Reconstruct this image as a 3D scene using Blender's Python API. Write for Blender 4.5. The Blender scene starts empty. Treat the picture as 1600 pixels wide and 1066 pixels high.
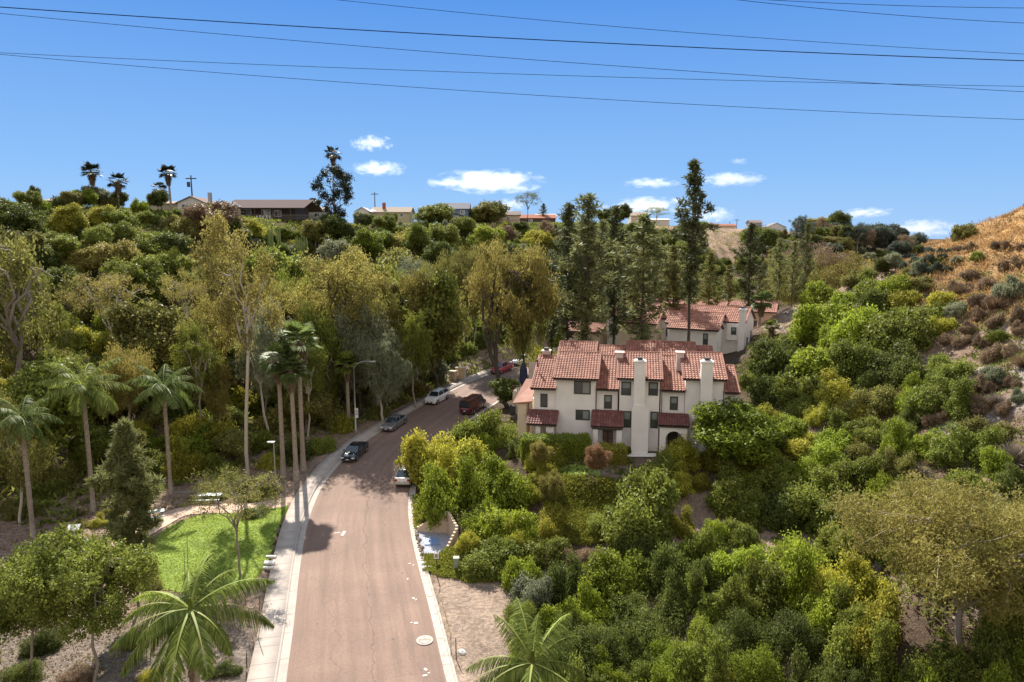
import bpy, math, random
import numpy as np
from mathutils import Vector, Matrix
R_ = math.radians
sc = bpy.context.scene
col = sc.collection
# ------------------------------------------------------------------ camera, sky, sun, exposure
CAMZ = 26.0
PITCH = math.atan(148 / 1067)
cam = bpy.data.cameras.new('camera'); camo = bpy.data.objects.new('camera', cam); col.objects.link(camo)
camo.location = (0, 0, CAMZ); camo.rotation_euler = (R_(90) - PITCH, 0, 0)
cam.sensor_width = 36; cam.lens = 24.0; cam.clip_start = .5; cam.clip_end = 20000
sc.camera = camo
SUN_EL, SUN_AZ = 42.0, -18.0        # azimuth from +Y, clockwise positive
world = bpy.data.worlds.new('World'); sc.world = world; world.use_nodes = True
wn = world.node_tree; bg = wn.nodes['Background']
sky = wn.nodes.new('ShaderNodeTexSky'); sky.sky_type = 'NISHITA'; sky.sun_disc = False
sky.sun_elevation = R_(SUN_EL); sky.sun_rotation = R_(SUN_AZ)
sky.altitude = 0; sky.air_density = 1.0; sky.dust_density = 0.0; sky.ozone_density = 4.0
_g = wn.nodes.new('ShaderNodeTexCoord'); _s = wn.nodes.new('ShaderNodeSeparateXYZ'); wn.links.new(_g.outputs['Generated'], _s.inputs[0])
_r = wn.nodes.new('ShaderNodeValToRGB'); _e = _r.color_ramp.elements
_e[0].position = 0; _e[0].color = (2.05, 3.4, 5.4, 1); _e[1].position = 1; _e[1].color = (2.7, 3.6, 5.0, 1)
for _p, _c in ((.10, (1.4, 2.85, 5.25)), (.33, (.50, 1.70, 4.6)), (.42, (.6, 1.8, 4.4)), (.62, (2.6, 3.6, 5.2))):  # highest stops, above the view, brightened as added fill light
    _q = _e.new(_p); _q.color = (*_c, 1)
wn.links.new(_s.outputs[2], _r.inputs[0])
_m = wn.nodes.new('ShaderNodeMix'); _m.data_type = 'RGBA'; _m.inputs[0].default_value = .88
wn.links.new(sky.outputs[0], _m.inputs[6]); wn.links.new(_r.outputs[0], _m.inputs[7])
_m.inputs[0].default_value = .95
# sky half opposite the sun whitened as added fill light for the shaded facade
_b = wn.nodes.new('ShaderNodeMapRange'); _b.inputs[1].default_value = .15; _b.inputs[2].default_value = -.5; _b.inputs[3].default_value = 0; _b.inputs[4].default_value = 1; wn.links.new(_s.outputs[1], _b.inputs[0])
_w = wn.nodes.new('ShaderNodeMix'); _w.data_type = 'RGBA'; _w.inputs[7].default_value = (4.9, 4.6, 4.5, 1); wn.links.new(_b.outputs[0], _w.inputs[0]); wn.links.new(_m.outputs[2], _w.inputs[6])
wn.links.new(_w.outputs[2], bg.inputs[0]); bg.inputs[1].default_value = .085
sl = bpy.data.lights.new('sun', 'SUN'); sl.energy = 5.0; sl.angle = R_(.6); sl.color = (1, .93, .83)
so = bpy.data.objects.new('sun', sl); col.objects.link(so)
sd = Vector((math.sin(R_(SUN_AZ)) * math.cos(R_(SUN_EL)), math.cos(R_(SUN_AZ)) * math.cos(R_(SUN_EL)), math.sin(R_(SUN_EL))))
so.rotation_euler = sd.to_track_quat('Z', 'Y').to_euler(); so.location = (0, 0, 120)
sc.view_settings.view_transform = 'Standard'; sc.view_settings.look = 'None'
sc.view_settings.exposure = 1.05; sc.view_settings.gamma = 1
sc.render.engine = 'CYCLES'
sc.cycles.max_bounces = 6; sc.cycles.transparent_max_bounces = 6; sc.cycles.volume_bounces = 2
rng = np.random.default_rng(7); random.seed(7)

# ------------------------------------------------------------------ terrain mathematics
def ray(px, py):
    u = (px - 800) / 1067; v = -(py - 533) / 1067
    return u, math.cos(PITCH) + v * math.sin(PITCH), -math.sin(PITCH) + v * math.cos(PITCH)
def at(px, py, Y):
    d = ray(px, py); t = Y / d[1]
    return Vector((d[0] * t, Y, CAMZ + d[2] * t))
def zr(y):
    t = np.clip((y - 55) / 65, 0, 1); return 3.6 * t * t * (3 - 2 * t) + np.maximum(0, y - 120) * .03
CL = [(-1.4, 5), (-4.6, 20), (-6.8, 30), (-8.8, 38), (-10.5, 45), (-12.8, 54), (-14.4, 61), (-15.2, 66), (-15.6, 71), (-15.3, 77),
      (-14.3, 82), (-12.9, 86.5), (-10.2, 94), (-5.8, 104), (-.7, 115), (4.5, 125), (11, 136), (20, 150), (32, 165)]
def catmull(P, n=14):
    P = [np.array(p, float) for p in P]; out = []
    for i in range(len(P) - 1):
        a = P[max(i - 1, 0)]; b = P[i]; c = P[i + 1]; d = P[min(i + 2, len(P) - 1)]
        for k in range(n):
            t = k / n
            out.append(.5 * ((2 * b) + (c - a) * t + (2 * a - 5 * b + 4 * c - d) * t * t + (-a + 3 * b - 3 * c + d) * t ** 3))
    out.append(P[-1]); return np.array(out)
CLS = catmull(CL)
def sdist(X, Y, P):
    """signed distance to polyline (left negative) and y of the nearest point"""
    X = np.asarray(X, float); Y = np.asarray(Y, float)
    best = np.full(X.shape, 1e9); sg = np.zeros(X.shape); ny = np.zeros(X.shape)
    for i in range(len(P) - 1):
        ax, ay = P[i]; bx, by = P[i + 1]; dx, dy = bx - ax, by - ay; L2 = dx * dx + dy * dy
        t = np.clip(((X - ax) * dx + (Y - ay) * dy) / L2, 0, 1)
        qx = ax + t * dx; qy = ay + t * dy
        d = np.hypot(X - qx, Y - qy); m = d < best
        cr = (X - ax) * dy - (Y - ay) * dx
        best = np.where(m, d, best); sg = np.where(m, np.sign(cr), sg); ny = np.where(m, qy, ny)
    return best * sg, ny
CLC = CLS[::4]
TOE = [(-44, -60), (-46, 20), (-47, 50), (-40, 68), (-30, 78), (-24, 86), (-19, 96), (-12, 108), (-4, 122), (14, 145), (45, 175), (90, 215), (170, 290), (330, 400), (600, 560)]
RIM = [(-160, -60), (-150, 60), (-130, 120), (-112, 148), (-84, 176), (-56, 201), (-22, 234), (28, 285), (90, 335), (150, 385), (260, 440), (420, 520), (700, 690)]
CP = np.array([(-3, 45, .1), (0, 48, 0), (2, 40, -.6), (-1, 34, -.4), (8, 35, -2), (9, 45, -1.6), (14, 49, -.3), (18, 56, 1.2), (19, 64, 2.8), (5, 54, .6), (8, 58, 2),
    (0, 58, 1.2), (-4, 58, .8), (-5, 63, 1.6), (-4, 68, 3.0), (1, 64, 3.6), (2, 67, 4.7), (8, 63.5, 4.5), (8, 67, 4.8), (16, 67, 4.8), (24, 68, 5), (0, 73, 5), (6, 75, 5), (14, 75, 5), (22, 75, 5),
    (6, 86, 5), (14, 86, 5), (22, 88, 5.3), (29, 72, 5.5), (-3, 76, 3.6), (-5, 85, 3), (0, 94, 3.2), (10, 100, 5.5), (25, 100, 6.5), (35, 106, 7), (20, 115, 7), (40, 120, 7.2), (60, 150, 8), (30, 140, 6.5), (90, 190, 8), (150, 250, 9), (300, 350, 10),
    (-20, 20, 0), (-20, 45, 0), (-30, 50, 0), (-30, 65, 0.2), (-40, 40, 0), (-40, 60, .3), (-25, 75, .6), (-12, 30, 0), (-25, 85, 1.2), (-18, 95, 2), (10, 20, -3), (20, 30, -2), (16, 5, -3), (30, 45, 0), (24, 52, .8), (30, 60, 3)])
def sstep(a, b, x):
    t = np.clip((x - a) / (b - a), 0, 1); return t * t * (3 - 2 * t)
_ph = np.random.default_rng(3).uniform(0, 6.28, (14, 3))
def bumps(X, Y):
    o = 0
    for i, (w, a) in enumerate([(45, 1.6), (31, 1.2), (19, .8), (13, .5), (7.1, .28), (4.3, .16)]):
        c, s = math.cos(_ph[i, 2]), math.sin(_ph[i, 2])
        o = o + a * np.sin((X * c + Y * s) * 6.28 / w + _ph[i, 0]) * np.cos((Y * c - X * s) * 6.28 / (w * 1.13) + _ph[i, 1])
    return o
def T(X, Y):
    X = np.asarray(X, float); Y = np.asarray(Y, float)
    num = np.zeros(X.shape); den = np.zeros(X.shape)
    for cx, cy, cz in CP:
        w = 1 / ((X - cx) ** 2 + (Y - cy) ** 2 + 6) ** 2
        num += w * cz; den += w
    base = num / den
    dt, _ = sdist(X, Y, TOE); dr, _ = sdist(X, Y, RIM)
    mesa = np.interp(X, [-150, -80, -56, -22, 28, 150, 300, 500], [36, 34.2, 32.1, 32.9, 35.4, 34.4, 30, 25])
    a = np.maximum(-dt, 0); b = np.maximum(dr, 0)
    t = np.where(dt < 0, np.where(dr < 0, 1, a / (a + b + 1e-6)), 0)
    prof = .45 * t + .55 * t * t * (3 - 2 * t)
    prof = np.minimum(prof * 1.03, 1)
    hb = bumps(X, Y) * sstep(0, .12, t) * (1 - sstep(.6, .95, t) * .9)
    z = base + (mesa - base) * prof + hb
    # right-hand spur
    toe = np.interp(Y, [-60, 0, 40, 60, 90, 120, 170], [14, 18, 22, 30, 33, 38, 50])
    h = np.logaddexp(0, (X - toe) / 4) * 4
    f = 1 - sstep(98, 180, Y)
    rs = .74 * h; rs = 60 * (1 - np.exp(-rs / 60 * 1.12))
    z = z + (rs + bumps(X * 1.7, Y * 1.7) * .5 * np.minimum(h / 10, 1)) * f
    pd = sstep(.8, 1.25, np.hypot((X - 45) / 15, (Y - 139) / 12)); z = np.minimum(z, z * pd + 8.2 * (1 - pd))      # building pad of the peach houses
    # road bed
    d, ny = sdist(X, Y, CLC); zz = zr(ny)
    kl = sstep(7.2, 9.5, -d); kr = sstep(5.6, 8.0, d)
    k = np.where(d < 0, kl, kr)
    z = z * k + (zz + .12) * (1 - k)
    mn = sstep(2.0, 2.7, np.hypot(X + 6.7, (Y - 57.1) * .85)); z = z * mn + (zz + .05) * (1 - mn)     # the walled niche is dug into the bank
    inner = (d > -7.15) & (d < 5.3)
    z = np.where(inner, zz - .35, z)
    return z
def G(px, py, Y0=24, Y1=700):
    d = ray(px, py); Ys = np.concatenate([np.arange(Y0, 150, .25), np.arange(150, Y1, 1.0)])
    t = Ys / d[1]; X = d[0] * t; Z = CAMZ + d[2] * t
    h = T(X, Ys) > Z
    if not h.any(): return None
    i = int(np.argmax(h)); return float(X[i]), float(Ys[i])
def Tz(x, y): return float(T(np.array([x]), np.array([y]))[0])
def topix(x, y, z):
    dz = z - CAMZ; dep = y * math.cos(PITCH) - dz * math.sin(PITCH); up = y * math.sin(PITCH) + dz * math.cos(PITCH)
    return 800 + 1067 * x / dep, 533 - 1067 * up / dep

# ------------------------------------------------------------------ materials
MATS = {}
def nmat(name):
    m = bpy.data.materials.new(name); m.use_nodes = True; MATS[name] = m
    return m, m.node_tree, m.node_tree.nodes['Principled BSDF']
def plain(name, c, rough=.7, metal=0, noise=.0, scale=8, bump=0, spec=.5, coat=0):
    m, nt, p = nmat(name)
    p.inputs['Base Color'].default_value = (*c, 1); p.inputs['Roughness'].default_value = rough
    p.inputs['Metallic'].default_value = metal; p.inputs['Specular IOR Level'].default_value = spec
    if coat: p.inputs['Coat Weight'].default_value = coat
    if noise or bump:
        tc = nt.nodes.new('ShaderNodeTexCoord'); n = nt.nodes.new('ShaderNodeTexNoise'); n.inputs['Scale'].default_value = scale; n.inputs['Detail'].default_value = 6
        nt.links.new(tc.outputs['Object'], n.inputs['Vector'])
        if noise:
            mr = nt.nodes.new('ShaderNodeMapRange'); mr.inputs[1].default_value = .25; mr.inputs[2].default_value = .75
            mr.inputs[3].default_value = 1 - noise; mr.inputs[4].default_value = 1 + noise
            nt.links.new(n.outputs[0], mr.inputs[0])
            mx = nt.nodes.new('ShaderNodeMix'); mx.data_type = 'RGBA'; mx.blend_type = 'MULTIPLY'; mx.inputs[0].default_value = 1
            mx.inputs[6].default_value = (*c, 1); nt.links.new(mr.outputs[0], mx.inputs[7]); nt.links.new(mx.outputs[2], p.inputs['Base Color'])
        if bump:
            b = nt.nodes.new('ShaderNodeBump'); b.inputs['Strength'].default_value = bump; b.inputs['Distance'].default_value = .05
            nt.links.new(n.outputs[0], b.inputs['Height']); nt.links.new(b.outputs[0], p.inputs['Normal'])
    return m
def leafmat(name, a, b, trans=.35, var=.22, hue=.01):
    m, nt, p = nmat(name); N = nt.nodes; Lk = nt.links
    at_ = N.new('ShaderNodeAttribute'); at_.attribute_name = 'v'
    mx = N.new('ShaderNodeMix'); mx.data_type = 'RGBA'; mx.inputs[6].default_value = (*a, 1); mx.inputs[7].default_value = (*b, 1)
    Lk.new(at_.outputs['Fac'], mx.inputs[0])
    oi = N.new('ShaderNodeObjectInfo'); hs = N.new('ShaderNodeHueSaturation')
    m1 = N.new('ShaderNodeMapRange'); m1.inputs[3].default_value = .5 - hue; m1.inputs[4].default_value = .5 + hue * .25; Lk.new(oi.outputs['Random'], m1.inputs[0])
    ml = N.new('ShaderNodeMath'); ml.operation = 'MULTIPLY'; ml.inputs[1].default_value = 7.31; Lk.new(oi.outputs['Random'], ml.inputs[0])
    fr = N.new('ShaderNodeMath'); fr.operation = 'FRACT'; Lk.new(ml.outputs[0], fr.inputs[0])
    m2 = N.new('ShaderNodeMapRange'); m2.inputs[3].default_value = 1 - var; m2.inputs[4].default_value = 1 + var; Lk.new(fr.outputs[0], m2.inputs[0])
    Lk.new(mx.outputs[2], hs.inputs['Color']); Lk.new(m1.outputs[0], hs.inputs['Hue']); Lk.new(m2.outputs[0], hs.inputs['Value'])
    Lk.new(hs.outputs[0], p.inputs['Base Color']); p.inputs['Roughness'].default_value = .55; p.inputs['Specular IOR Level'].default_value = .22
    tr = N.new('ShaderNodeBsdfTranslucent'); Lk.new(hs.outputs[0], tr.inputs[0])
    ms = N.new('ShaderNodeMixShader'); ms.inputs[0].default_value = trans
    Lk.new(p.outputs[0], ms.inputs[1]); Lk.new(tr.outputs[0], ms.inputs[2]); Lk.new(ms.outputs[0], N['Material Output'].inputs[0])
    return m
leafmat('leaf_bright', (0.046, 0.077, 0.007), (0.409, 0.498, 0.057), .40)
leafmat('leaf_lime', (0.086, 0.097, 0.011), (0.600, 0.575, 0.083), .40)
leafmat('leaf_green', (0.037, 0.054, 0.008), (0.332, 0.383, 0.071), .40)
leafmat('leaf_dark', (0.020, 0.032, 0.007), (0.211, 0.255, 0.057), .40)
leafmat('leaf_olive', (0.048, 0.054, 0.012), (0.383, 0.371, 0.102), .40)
leafmat('leaf_gold', (.11, .10, .022), (.44, .385, .11), .45)
leafmat('leaf_orange', (.22,.12,.06), (.46,.29,.15), 0.4)
leafmat('leaf_grey', (.15,.17,.09), (.33,.35,.22), 0.4)
leafmat('leaf_brown', (.15, .105, .06), (.33, .24, .145), .25)
leafmat('leaf_pine', (.10,.115,.035), (.29,.31,.12), 0.42)
leafmat('leaf_darkpine', (.055,.07,.025), (.17,.19,.075), 0.38)
leafmat('leaf_palm', (.06,.10,.022), (.22,.28,.08), 0.4)
leafmat('leaf_brightpalm', (.10,.16,.025), (.36,.42,.10), 0.45)
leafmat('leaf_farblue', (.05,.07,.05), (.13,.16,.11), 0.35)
leafmat('leaf_cypress', (.016, .024, .014), (.05, .065, .035), .12)
leafmat('leaf_dead', (.16,.11,.065), (.33,.24,.14), 0.25)
leafmat('grass_green', (.15,.23,.02), (.33,.40,.05), 0.4)
leafmat('grass_gold', (.38, .23, .08), (.62, .42, .18), .4)
leafmat('cover_lime', (.16, .19, .03), (.33, .33, .06), .4)
plain('bark_grey', (.30, .25, .20), .9, noise=.35, scale=3, bump=.6)
plain('bark_pale', (.50, .44, .36), .85, noise=.3, scale=2, bump=.4)
plain('bark_dark', (.075, .058, .045), .95, noise=.4, scale=3, bump=.6)
plain('bark_palm', (.30, .245, .19), .95, noise=.35, scale=5, bump=.8)
plain('stucco', (.80, .765, .73), .9, noise=.09, scale=.6, bump=.1)
plain('stucco_tan', (.66, .54, .40), .9, noise=.06, scale=1.3, bump=.1)
plain('stucco_peach', (.60, .42, .31), .9, noise=.06, scale=1.3, bump=.1)
plain('stucco_pink', (.62, .50, .45), .9, noise=.08, scale=2, bump=.1)
plain('wood_dark', (.07, .05, .04), .7, noise=.2)
plain('wood_brown', (.20, .11, .065), .75, noise=.25, scale=3)
plain('wood_grey', (.22, .19, .165), .85, noise=.3, scale=3)
plain('frame_dark', (.045, .045, .04), .5)
plain('white_paint', (.78, .78, .76), .5, noise=.05)
plain('metal_grey', (.42, .43, .43), .45, metal=.6, noise=.1)
plain('metal_dark', (.05, .05, .052), .5)
plain('cable', (.012, .014, .022), 1, spec=0)
plain('concrete', (.40, .345, .30), .9, noise=.16, scale=.9, bump=.2)
plain('concrete_old', (.43, .38, .33), .9, noise=.3, scale=2.4, bump=.3)
plain('concrete_slab', (.70, .68, .63), .9, noise=.15, scale=3)
plain('dark_hole', (.02, .018, .016), .9)
plain('tyre', (.02, .02, .021), .8)
plain('rim', (.45, .46, .47), .3, metal=.8)
plain('lamp_glass', (.75, .78, .8), .15)
plain('lamp_red', (.35, .02, .02), .2)
plain('plate', (.75, .76, .78), .5)
plain('blue_hatch', (.17, .27, .46), .55, noise=.12, scale=3)
plain('niche_floor', (.30, .31, .36), .9, noise=.2, scale=3)
plain('niche_wall', (.58, .45, .33), .9, noise=.12, scale=2, bump=.2)
plain('utility_green', (.25, .30, .22), .6)
plain('bench_green', (.42, .50, .47), .5, noise=.1)
plain('navy_canvas', (.02, .025, .06), .8)
plain('brick', (.33, .09, .055), .9, noise=.3, scale=8)
plain('path_dirt', (.50, .36, .27), .95, noise=.16, scale=1.5, bump=.3)
plain('cactus', (.20, .25, .08), .6, noise=.2, scale=2)
plain('rock', (.26, .21, .17), .95, noise=.3, scale=2, bump=.6)
plain('joint', (.24, .20, .17), .9)
plain('bamboo', (.60, .47, .22), .6)
for k, c in dict(paint_black=(.012, .014, .02), paint_grey=(.20, .19, .19), paint_white=(.78, .78, .78), paint_red=(.42, .02, .05), paint_maroon=(.085, .010, .016), paint_silver=(.62, .60, .55)).items():
    plain(k, c, .25, metal=.25 if k in ('paint_grey', 'paint_silver') else 0, coat=.8)
for k, c in dict(h_brown=(.085, .065, .06), h_blue=(.12, .19, .28), h_white=(.62, .62, .62), h_cream=(.55, .50, .40), h_grey=(.36, .37, .40), h_yellow=(.52, .47, .28), h_sage=(.42, .47, .43)).items():
    plain(k, c, .85, noise=.06)
for k, c in dict(r_brown=(.24, .19, .17), r_grey=(.24, .24, .26), r_dark=(.13, .10, .095), r_red=(.33, .15, .10), r_light=(.50, .49, .48), r_tan=(.36, .30, .24)).items():
    plain(k, c, 1, noise=.12, scale=2, spec=.05)
def glassmat():
    m, nt, p = nmat('glass'); p.inputs['Base Color'].default_value = (.05, .06, .065, 1); p.inputs['Roughness'].default_value = .06; p.inputs['Specular IOR Level'].default_value = .8
    m, nt, p = nmat('car_glass'); p.inputs['Base Color'].default_value = (.02, .03, .04, 1); p.inputs['Roughness'].default_value = .04; p.inputs['Specular IOR Level'].default_value = 1
    m, nt, p = nmat('curtain_glass'); p.inputs['Base Color'].default_value = (.22, .25, .24, 1); p.inputs['Roughness'].default_value = .12
glassmat()
def tilemat(name, a, b, c):
    m, nt, p = nmat(name); N = nt.nodes; Lk = nt.links
    at_ = N.new('ShaderNodeAttribute'); at_.attribute_name = 'v'
    cr = N.new('ShaderNodeValToRGB'); e = cr.color_ramp.elements; e[0].color = (*a, 1); e[1].color = (*c, 1); e.new(.55).color = (*b, 1)
    Lk.new(at_.outputs['Fac'], cr.inputs[0])
    tc = N.new('ShaderNodeTexCoord'); n = N.new('ShaderNodeTexNoise'); n.inputs['Scale'].default_value = 1.1; n.inputs['Detail'].default_value = 8; Lk.new(tc.outputs['Object'], n.inputs['Vector'])
    mr = N.new('ShaderNodeMapRange'); mr.inputs[1].default_value = .3; mr.inputs[2].default_value = .7; mr.inputs[3].default_value = .78; mr.inputs[4].default_value = 1.18; Lk.new(n.outputs[0], mr.inputs[0])
    mx = N.new('ShaderNodeMix'); mx.data_type = 'RGBA'; mx.blend_type = 'MULTIPLY'; mx.inputs[0].default_value = 1
    Lk.new(cr.outputs[0], mx.inputs[6]); Lk.new(mr.outputs[0], mx.inputs[7]); Lk.new(mx.outputs[2], p.inputs['Base Color']); p.inputs['Roughness'].default_value = .75
tilemat('tile', (.185, .070, .045), (.27, .108, .068), (.39, .19, .125))
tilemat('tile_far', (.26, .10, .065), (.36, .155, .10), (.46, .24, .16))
tilemat('tile_awning', (.12, .048, .042), (.17, .066, .056), (.25, .11, .085))
def ground_mat():
    m, nt, p = nmat('terrain'); N = nt.nodes; Lk = nt.links
    a = N.new('ShaderNodeAttribute'); a.attribute_name = 'cov'
    tc = N.new('ShaderNodeTexCoord')
    def noise(s, d=8, r=.6):
        n = N.new('ShaderNodeTexNoise'); n.inputs['Scale'].default_value = s; n.inputs['Detail'].default_value = d; n.inputs['Roughness'].default_value = r
        Lk.new(tc.outputs['Object'], n.inputs['Vector']); return n
    n1, n2, n3 = noise(.35), noise(3.0), noise(14, 4)
    def rng_(n, lo, hi, a0=.3, a1=.7):
        mr = N.new('ShaderNodeMapRange'); mr.inputs[1].default_value = a0; mr.inputs[2].default_value = a1; mr.inputs[3].default_value = lo; mr.inputs[4].default_value = hi; Lk.new(n.outputs[0], mr.inputs[0]); return mr.outputs[0]
    cur = a.outputs['Color']
    for v in (rng_(n1, .75, 1.25), rng_(n2, .62, 1.35), rng_(n3, .75, 1.3)):
        mx = N.new('ShaderNodeMix'); mx.data_type = 'RGBA'; mx.blend_type = 'MULTIPLY'; mx.inputs[0].default_value = 1
        Lk.new(cur, mx.inputs[6]); Lk.new(v, mx.inputs[7]); cur = mx.outputs[2]
    Lk.new(cur, p.inputs['Base Color']); p.inputs['Roughness'].default_value = .95; p.inputs['Specular IOR Level'].default_value = .1
    b = N.new('ShaderNodeBump'); b.inputs['Strength'].default_value = .9; b.inputs['Distance'].default_value = .25
    ad = N.new('ShaderNodeMath'); ad.operation = 'ADD'; Lk.new(n2.outputs[0], ad.inputs[0]); Lk.new(n3.outputs[0], ad.inputs[1])
    Lk.new(ad.outputs[0], b.inputs['Height']); Lk.new(b.outputs[0], p.inputs['Normal'])
ground_mat()
def asphalt_mat():
    m, nt, p = nmat('asphalt'); N = nt.nodes; Lk = nt.links
    tc = N.new('ShaderNodeTexCoord'); uv = N.new('ShaderNodeAttribute'); uv.attribute_name = 'st'
    sp = N.new('ShaderNodeSeparateXYZ'); Lk.new(uv.outputs['Vector'], sp.inputs[0])
    def noise(s, d=6, src=None, r=.55):
        n = N.new('ShaderNodeTexNoise'); n.inputs['Scale'].default_value = s; n.inputs['Detail'].default_value = d; n.inputs['Roughness'].default_value = r
        Lk.new(src or tc.outputs['Object'], n.inputs['Vector']); return n
    def rg(o, a0, a1, lo, hi):
        mr = N.new('ShaderNodeMapRange'); mr.inputs[1].default_value = a0; mr.inputs[2].default_value = a1; mr.inputs[3].default_value = lo; mr.inputs[4].default_value = hi; Lk.new(o, mr.inputs[0]); return mr.outputs[0]
    def mul(c, v):
        mx = N.new('ShaderNodeMix'); mx.data_type = 'RGBA'; mx.blend_type = 'MULTIPLY'; mx.inputs[0].default_value = 1
        Lk.new(c, mx.inputs[6]); Lk.new(v, mx.inputs[7]); return mx.outputs[2]
    rgb = N.new('ShaderNodeRGB'); rgb.outputs[0].default_value = (.225, .150, .115, 1)
    c = mul(rgb.outputs[0], rg(noise(.22).outputs[0], .3, .7, .86, 1.12))
    c = mul(c, rg(noise(9, 5).outputs[0], .3, .7, .86, 1.12))
    c = mul(c, rg(noise(45, 3).outputs[0], .3, .7, .8, 1.2))
    # streaks along the driving direction
    mp = N.new('ShaderNodeMapping'); mp.inputs['Scale'].default_value = (1.6, .07, 1); Lk.new(uv.outputs['Vector'], mp.inputs[0])
    c = mul(c, rg(noise(1, 6, mp.outputs[0]).outputs[0], .3, .75, 1.12, .74))
    # centre seam and wandering cracks
    wob = noise(.5, 5, uv.outputs['Vector'])
    wv = rg(wob.outputs[0], 0, 1, -.9, .9)
    for off, wd, dk in ((.55, .035, .62), (-1.9, .022, .75), (2.7, .02, .78)):
        a = N.new('ShaderNodeMath'); a.operation = 'ADD'; Lk.new(sp.outputs[0], a.inputs[0]); Lk.new(wv, a.inputs[1])
        s = N.new('ShaderNodeMath'); s.operation = 'SUBTRACT'; Lk.new(a.outputs[0], s.inputs[0]); s.inputs[1].default_value = off
        ab = N.new('ShaderNodeMath'); ab.operation = 'ABSOLUTE'; Lk.new(s.outputs[0], ab.inputs[0])
        c = mul(c, rg(ab.outputs[0], 0, wd * 2, dk, 1))
    vr = N.new('ShaderNodeTexVoronoi'); vr.feature = 'DISTANCE_TO_EDGE'; vr.inputs['Scale'].default_value = .22
    ds = N.new('ShaderNodeMix'); ds.data_type = 'VECTOR'; ds.inputs[0].default_value = .12; Lk.new(uv.outputs['Vector'], ds.inputs[4]); Lk.new(noise(1.1, 5).outputs['Color'], ds.inputs[5])
    Lk.new(ds.outputs[1], vr.inputs['Vector']); c = mul(c, rg(vr.outputs['Distance'], 0, .006, .80, 1))
    Lk.new(c, p.inputs['Base Color']); p.inputs['Roughness'].default_value = .85; p.inputs['Specular IOR Level'].default_value = .3
    b = N.new('ShaderNodeBump'); b.inputs['Strength'].default_value = .35; b.inputs['Distance'].default_value = .02
    Lk.new(noise(45, 3).outputs[0], b.inputs['Height']); Lk.new(b.outputs[0], p.inputs['Normal'])
asphalt_mat()

# ------------------------------------------------------------------ object helpers
def tag(o, label=None, cat=None, group=None, kind=None):
    if label: o['label'] = label
    if cat: o['category'] = cat
    if group: o['group'] = group
    if kind: o['kind'] = kind
    return o
def empty(name, loc=(0, 0, 0), rz=0, label=None, cat=None, group=None):
    o = bpy.data.objects.new(name, None); col.objects.link(o); o.location = loc; o.rotation_euler = (0, 0, rz)
    o.empty_display_size = .3
    return tag(o, label, cat, group)
def npmesh(name, V, F, fa=None, smooth=False):
    """V (n,3), F (m,k) arrays"""
    me = bpy.data.meshes.new(name); V = np.asarray(V, np.float32); F = np.asarray(F, np.int32); n, k = F.shape
    me.vertices.add(len(V)); me.vertices.foreach_set('co', V.ravel())
    me.loops.add(n * k); me.loops.foreach_set('vertex_index', F.ravel())
    me.polygons.add(n); me.polygons.foreach_set('loop_start', np.arange(0, n * k, k, dtype=np.int32))
    try: me.polygons.foreach_set('loop_total', np.full(n, k, np.int32))
    except Exception: pass
    if smooth: me.polygons.foreach_set('use_smooth', np.ones(n, bool))
    me.update(calc_edges=True)
    if fa is not None:
        a = me.attributes.new('v', 'FLOAT', 'FACE'); a.data.foreach_set('value', np.asarray(fa, np.float32))
    return me
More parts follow.
